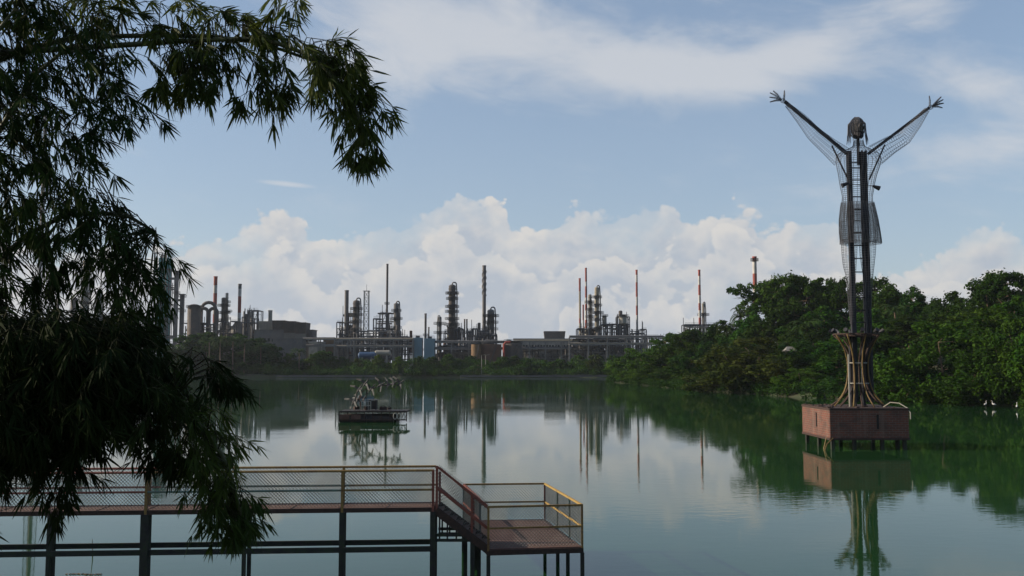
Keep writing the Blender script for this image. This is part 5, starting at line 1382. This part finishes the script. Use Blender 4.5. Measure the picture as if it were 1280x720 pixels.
# ================================================================== BAMBOO
class Leaves:
    def __init__(s): s.V = []; s.n = 0
    def leaf(s, p, d, L, w, roll):
        """lance shaped leaf: p base, d direction"""
        up = np.array([roll[0], roll[1], roll[2]]); a = np.cross(d, up); a /= (np.linalg.norm(a) + 1e-9); b = np.cross(a, d)
        droop = np.array([0, 0, -L * .10])
        s.V.append(np.array([p, p + d * L * .3 + a * w, p + d * L * .7 + a * w * .7 + droop * .5, p + d * L + droop, p + d * L * .7 - a * w * .7 + droop * .5, p + d * L * .3 - a * w]))
    def build(s, name, m, parent):
        V = np.concatenate(s.V); n = len(s.V); base = np.arange(n)[:, None] * 6
        Fc = np.concatenate([base + np.array([[0, 1, 2, 5]]), base + np.array([[5, 2, 4, 4]])[:, :0]], axis=1) if False else None
        f1 = base + np.array([[0, 1, 5, 5]]); q1 = base + np.array([[1, 2, 4, 5]]); t1 = base + np.array([[2, 3, 4, 4]])
        me = bpy.data.meshes.new(name)
        faces = np.concatenate([base + np.array([[0, 1, 5]]), ], 0)
        # triangles and quads mixed: build with explicit loops
        tri = np.concatenate([base + np.array([[0, 1, 5]]), base + np.array([[1, 2, 5]]), base + np.array([[2, 4, 5]]), base + np.array([[2, 3, 4]])], 0)
        me = np_mesh(name, V - np.array(parent.location)[None, :], tri, m)
        o = bpy.data.objects.new(name, me); COL.objects.link(o); o.parent = parent; return o
def spray(Lv, tw, rnd, p, d, length, fans, L0=.15, gravity=.5, dens=1.0):
    """a drooping branchlet with fans of leaves"""
    pts = [Vector(p)]; d = Vector(d).normalized(); q = Vector(p); n = max(3, fans)
    for i in range(n):
        d = (d + Vector((rnd.uniform(-.18, .18), rnd.uniform(-.18, .18), rnd.uniform(-.1, .1) - gravity / n))).normalized()
        q = q + d * (length / n); pts.append(q.copy())
    tw.tube(pts, [.004 * (1 - .7 * i / n) for i in range(n + 1)], 3, caps=False)
    for i in range(1, n + 1):
        for side_ in range(1 if i < n else 2):
            c = pts[i]; ax = (pts[i] - pts[i - 1]).normalized()
            if i < n or side_ == 1:
                ax = (ax + Vector((rnd.uniform(-.9, .9), rnd.uniform(-.9, .9), rnd.uniform(-.7, .25)))).normalized(); c2 = c + ax * rnd.uniform(.03, .09); tw.tube([c, c2], .0025, 3, caps=False); c = c2
            ax = (ax + Vector((0, 0, -.35))).normalized()
            ref = ax.cross(Vector((rnd.uniform(-1, 1), rnd.uniform(-1, 1), .3))).normalized()
            m_ = rnd.randint(5, 8)
            for k in range(m_):
                sp_ = (k / (m_ - 1) - .5) * rnd.uniform(1.2, 1.9)
                dd = (ax * math.cos(sp_) + ref * math.sin(sp_) + Vector((rnd.uniform(-.12, .12), rnd.uniform(-.12, .12), rnd.uniform(-.22, .05)))).normalized()
                L = L0 * rnd.uniform(.65, 1.25) * (1 - .15 * abs(sp_)); Lv.leaf(np.array(c), np.array(dd), L, L * rnd.uniform(.038, .060), (rnd.uniform(-1, 1), rnd.uniform(-1, 1), rnd.uniform(.2, 1.2)))
def inpoly(x, y, poly):
    c = False; j = len(poly) - 1
    for i in range(len(poly)):
        xi, yi = poly[i]; xj, yj = poly[j]
        if (yi > y) != (yj > y) and x < (xj - xi) * (y - yi) / (yj - yi) + xi: c = not c
        j = i
    return c
def nearest(p, canes):
    best = None
    for pts in canes:
        for a, b in zip(pts, pts[1:]):
            ab = b - a; t = max(0, min(1, (p - a).dot(ab) / ab.length_squared)); q = a + ab * t; dd = (p - q).length
            if best is None or dd < best[0]: best = (dd, q)
    return best[1]
def bamboo(name, label, root_xy, canes_px, regions, matn, seed, L0=.15):
    """canes_px: polylines [(px,py,D)...]; regions: (poly, n sprays, (D0,D1), (dir), length range)"""
    rnd = random.Random(seed); gx, gy = root_xy; gz = ground_z(gx, gy)
    root = thing(name, (gx, gy, gz), label, 'bamboo', 'bamboo clump at the left'); o_ = Vector(root.location)
    canes = []
    for i, cp in enumerate(canes_px):
        pts = [Vector((gx + .12 * i, gy + .1 * (i % 3), gz - .1))] + [at(*c) for c in cp]
        # smooth
        sm_ = [pts[0]]
        for a, b in zip(pts, pts[1:]):
            sm_ += [a.lerp(b, .25), a.lerp(b, .75)]
        sm_.append(pts[-1]); canes.append(sm_)
        mb = MB(); m_ = len(sm_); mb.tube([p - o_ for p in sm_], [.032 * (1 - .85 * k / (m_ - 1)) + .003 for k in range(m_)], 8)
        mb.build('cane', M['cane'], root, smooth=True)
    Lv = Leaves(); tw = MB()
    for (poly, n, (D0, D1), dr, (l0, l1)) in regions:
        x0, x1 = min(p[0] for p in poly), max(p[0] for p in poly); y0, y1 = min(p[1] for p in poly), max(p[1] for p in poly); k = 0; tries = 0
        while k < n and tries < n * 40:
            tries += 1; px, py = rnd.uniform(x0, x1), rnd.uniform(y0, y1)
            if not inpoly(px, py, poly): continue
            k += 1; p = at(px, py, rnd.uniform(D0, D1)); q = nearest(p, canes)
            d = Vector((dr[0] + rnd.uniform(-.7, .7), dr[1] + rnd.uniform(-.7, .7), dr[2] + rnd.uniform(-.4, .4)))
            if (p - q).length > .04:
                mid = p.lerp(q, .5) + Vector((0, 0, .06)); tw.tube([q, mid, p], [.005, .004, .003], 3, caps=False)
            ln = rnd.uniform(l0, l1); spray(Lv, tw, rnd, p, d, ln, max(3, int(ln / .055)), L0)
    for i in range(len(tw.v)): tw.v[i] = tuple(Vector(tw.v[i]) - o_)
    tw.build('twigs', M['twig'], root)
    Lv.build('leaves', M[matn], root)
    print(name, 'leaves', len(Lv.V))
bamboo('bamboo', 'bamboo cane arching over from the left with leafy sprays across the top of the sky', (-5.6, 7.4),
    [[(-330, 420, 7.4), (-200, 160, 7.4), (-60, 72, 7.4), (60, 62, 7.4), (160, 56, 7.4), (250, 50, 7.4), (330, 48, 7.3), (390, 70, 7.3), (430, 110, 7.2), (452, 150, 7.2), (452, 185, 7.2)],
     [(-300, 380, 7.7), (-100, 120, 7.7), (60, 48, 7.7), (180, 44, 7.6), (290, 46, 7.5), (375, 68, 7.5), (425, 95, 7.5)]],
    [([(130, 10), (200, 0), (260, 8), (330, 28), (395, 30), (430, 52), (400, 85), (330, 82), (260, 80), (200, 75), (150, 62)], 60, (7.0, 7.8), (.35, 0, -.2), (.15, .32)),
     ([(190, 72), (260, 72), (268, 100), (240, 102), (200, 90)], 16, (7.0, 7.7), (.1, 0, -.8), (.12, .22)),
     ([(280, 75), (370, 75), (345, 110), (300, 100)], 15, (7.0, 7.7), (.3, 0, -.7), (.14, .24)),
     ([(380, 50), (440, 60), (458, 110), (425, 130), (395, 100)], 24, (7.0, 7.6), (.5, 0, -.5), (.15, .3)),
     ([(425, 125), (470, 115), (470, 150), (440, 160)], 12, (7.0, 7.5), (.3, 0, -.7), (.12, .26)),
     ([(440, 175), (462, 175), (462, 195), (440, 195)], 7, (7.1, 7.4), (0, 0, -.8), (.08, .16)),
     ([(120, -10), (250, 0), (330, 30), (330, 45), (240, 40), (130, 30)], 24, (7.1, 7.7), (.3, 0, .25), (.14, .26)),
     ([(400, 55), (440, 75), (440, 110), (400, 110)], 10, (7.1, 7.5), (.6, 0, .1), (.12, .22)),
     ([(350, -20), (380, -20), (380, 5), (352, 5)], 5, (7.1, 7.5), (.1, 0, -.5), (.1, .2)),
     ([(-420, -160), (-50, -160), (-50, 400), (-420, 400)], 240, (6.4, 8.2), (.1, 0, -.5), (.2, .4)),  # unseen sprays left of the frame, added to shade the visible bamboo
     ([(-120, -60), (160, -60), (160, 20), (-120, 30)], 55, (7.0, 8.0), (.2, 0, -.2), (.15, .3))], 'bamboo', 3, .165)
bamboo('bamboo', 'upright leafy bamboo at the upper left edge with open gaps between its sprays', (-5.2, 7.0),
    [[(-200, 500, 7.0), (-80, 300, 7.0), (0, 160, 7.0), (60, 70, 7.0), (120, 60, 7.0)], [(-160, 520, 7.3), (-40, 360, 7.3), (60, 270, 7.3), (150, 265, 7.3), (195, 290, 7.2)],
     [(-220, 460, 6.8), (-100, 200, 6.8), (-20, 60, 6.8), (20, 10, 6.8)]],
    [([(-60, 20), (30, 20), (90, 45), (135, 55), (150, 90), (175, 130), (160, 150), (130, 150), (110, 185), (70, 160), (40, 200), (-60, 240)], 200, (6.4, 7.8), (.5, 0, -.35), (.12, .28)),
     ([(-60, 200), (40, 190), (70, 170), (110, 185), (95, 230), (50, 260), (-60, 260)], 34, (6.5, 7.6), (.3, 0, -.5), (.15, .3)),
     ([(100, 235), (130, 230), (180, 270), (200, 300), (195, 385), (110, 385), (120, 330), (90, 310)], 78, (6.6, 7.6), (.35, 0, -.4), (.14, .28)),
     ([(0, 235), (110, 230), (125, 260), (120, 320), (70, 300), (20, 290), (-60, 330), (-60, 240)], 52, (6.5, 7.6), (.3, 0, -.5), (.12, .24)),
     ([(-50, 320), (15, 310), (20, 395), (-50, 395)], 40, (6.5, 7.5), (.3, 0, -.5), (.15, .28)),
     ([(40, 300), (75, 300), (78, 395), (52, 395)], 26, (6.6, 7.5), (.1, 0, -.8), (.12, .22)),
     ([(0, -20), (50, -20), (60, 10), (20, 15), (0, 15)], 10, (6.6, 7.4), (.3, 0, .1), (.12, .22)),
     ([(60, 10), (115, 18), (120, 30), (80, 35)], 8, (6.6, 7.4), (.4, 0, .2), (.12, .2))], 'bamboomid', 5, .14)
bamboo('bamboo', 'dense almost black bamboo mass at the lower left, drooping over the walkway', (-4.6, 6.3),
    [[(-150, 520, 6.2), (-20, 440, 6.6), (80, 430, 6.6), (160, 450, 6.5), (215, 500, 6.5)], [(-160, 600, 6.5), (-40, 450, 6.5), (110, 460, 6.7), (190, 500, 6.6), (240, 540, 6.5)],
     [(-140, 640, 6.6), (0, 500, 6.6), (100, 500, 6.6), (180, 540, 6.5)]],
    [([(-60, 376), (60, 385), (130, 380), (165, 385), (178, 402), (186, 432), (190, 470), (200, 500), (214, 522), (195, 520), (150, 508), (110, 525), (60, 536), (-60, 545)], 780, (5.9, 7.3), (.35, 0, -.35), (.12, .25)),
     ([(-420, 340), (-50, 340), (-50, 640), (-420, 640)], 220, (5.8, 7.6), (.1, 0, -.5), (.2, .36)),  # out-of-view sprays added to keep the sun off the dark mass
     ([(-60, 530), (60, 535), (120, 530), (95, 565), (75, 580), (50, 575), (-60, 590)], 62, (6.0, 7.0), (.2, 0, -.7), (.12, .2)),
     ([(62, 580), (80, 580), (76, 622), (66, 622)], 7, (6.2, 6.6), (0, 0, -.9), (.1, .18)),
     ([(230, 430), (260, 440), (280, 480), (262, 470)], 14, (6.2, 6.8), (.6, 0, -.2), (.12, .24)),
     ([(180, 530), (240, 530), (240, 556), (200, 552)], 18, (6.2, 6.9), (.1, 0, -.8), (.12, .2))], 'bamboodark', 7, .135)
bamboo('bamboo', 'hanging bamboo spray whose tip dangles in front of the walkway railing', (-4.4, 6.9),
    [[(-120, 560, 6.8), (40, 470, 6.7), (180, 480, 6.6), (250, 530, 6.5), (285, 580, 6.5), (300, 640, 6.5), (312, 668, 6.5)]],
    [([(205, 440), (232, 465), (258, 500), (274, 525), (284, 560), (272, 590), (244, 585), (218, 560), (205, 500)], 58, (6.2, 6.9), (.35, 0, -.4), (.12, .24)),
     ([(238, 575), (288, 580), (302, 610), (308, 635), (290, 648), (266, 636), (252, 610)], 50, (6.3, 6.8), (.3, 0, -.55), (.12, .2)),
     ([(280, 630), (316, 628), (310, 650), (288, 655)], 9, (6.35, 6.7), (.3, 0, -.7), (.08, .15))], 'bamboo', 11, .125)
print('objects', len(bpy.data.objects))
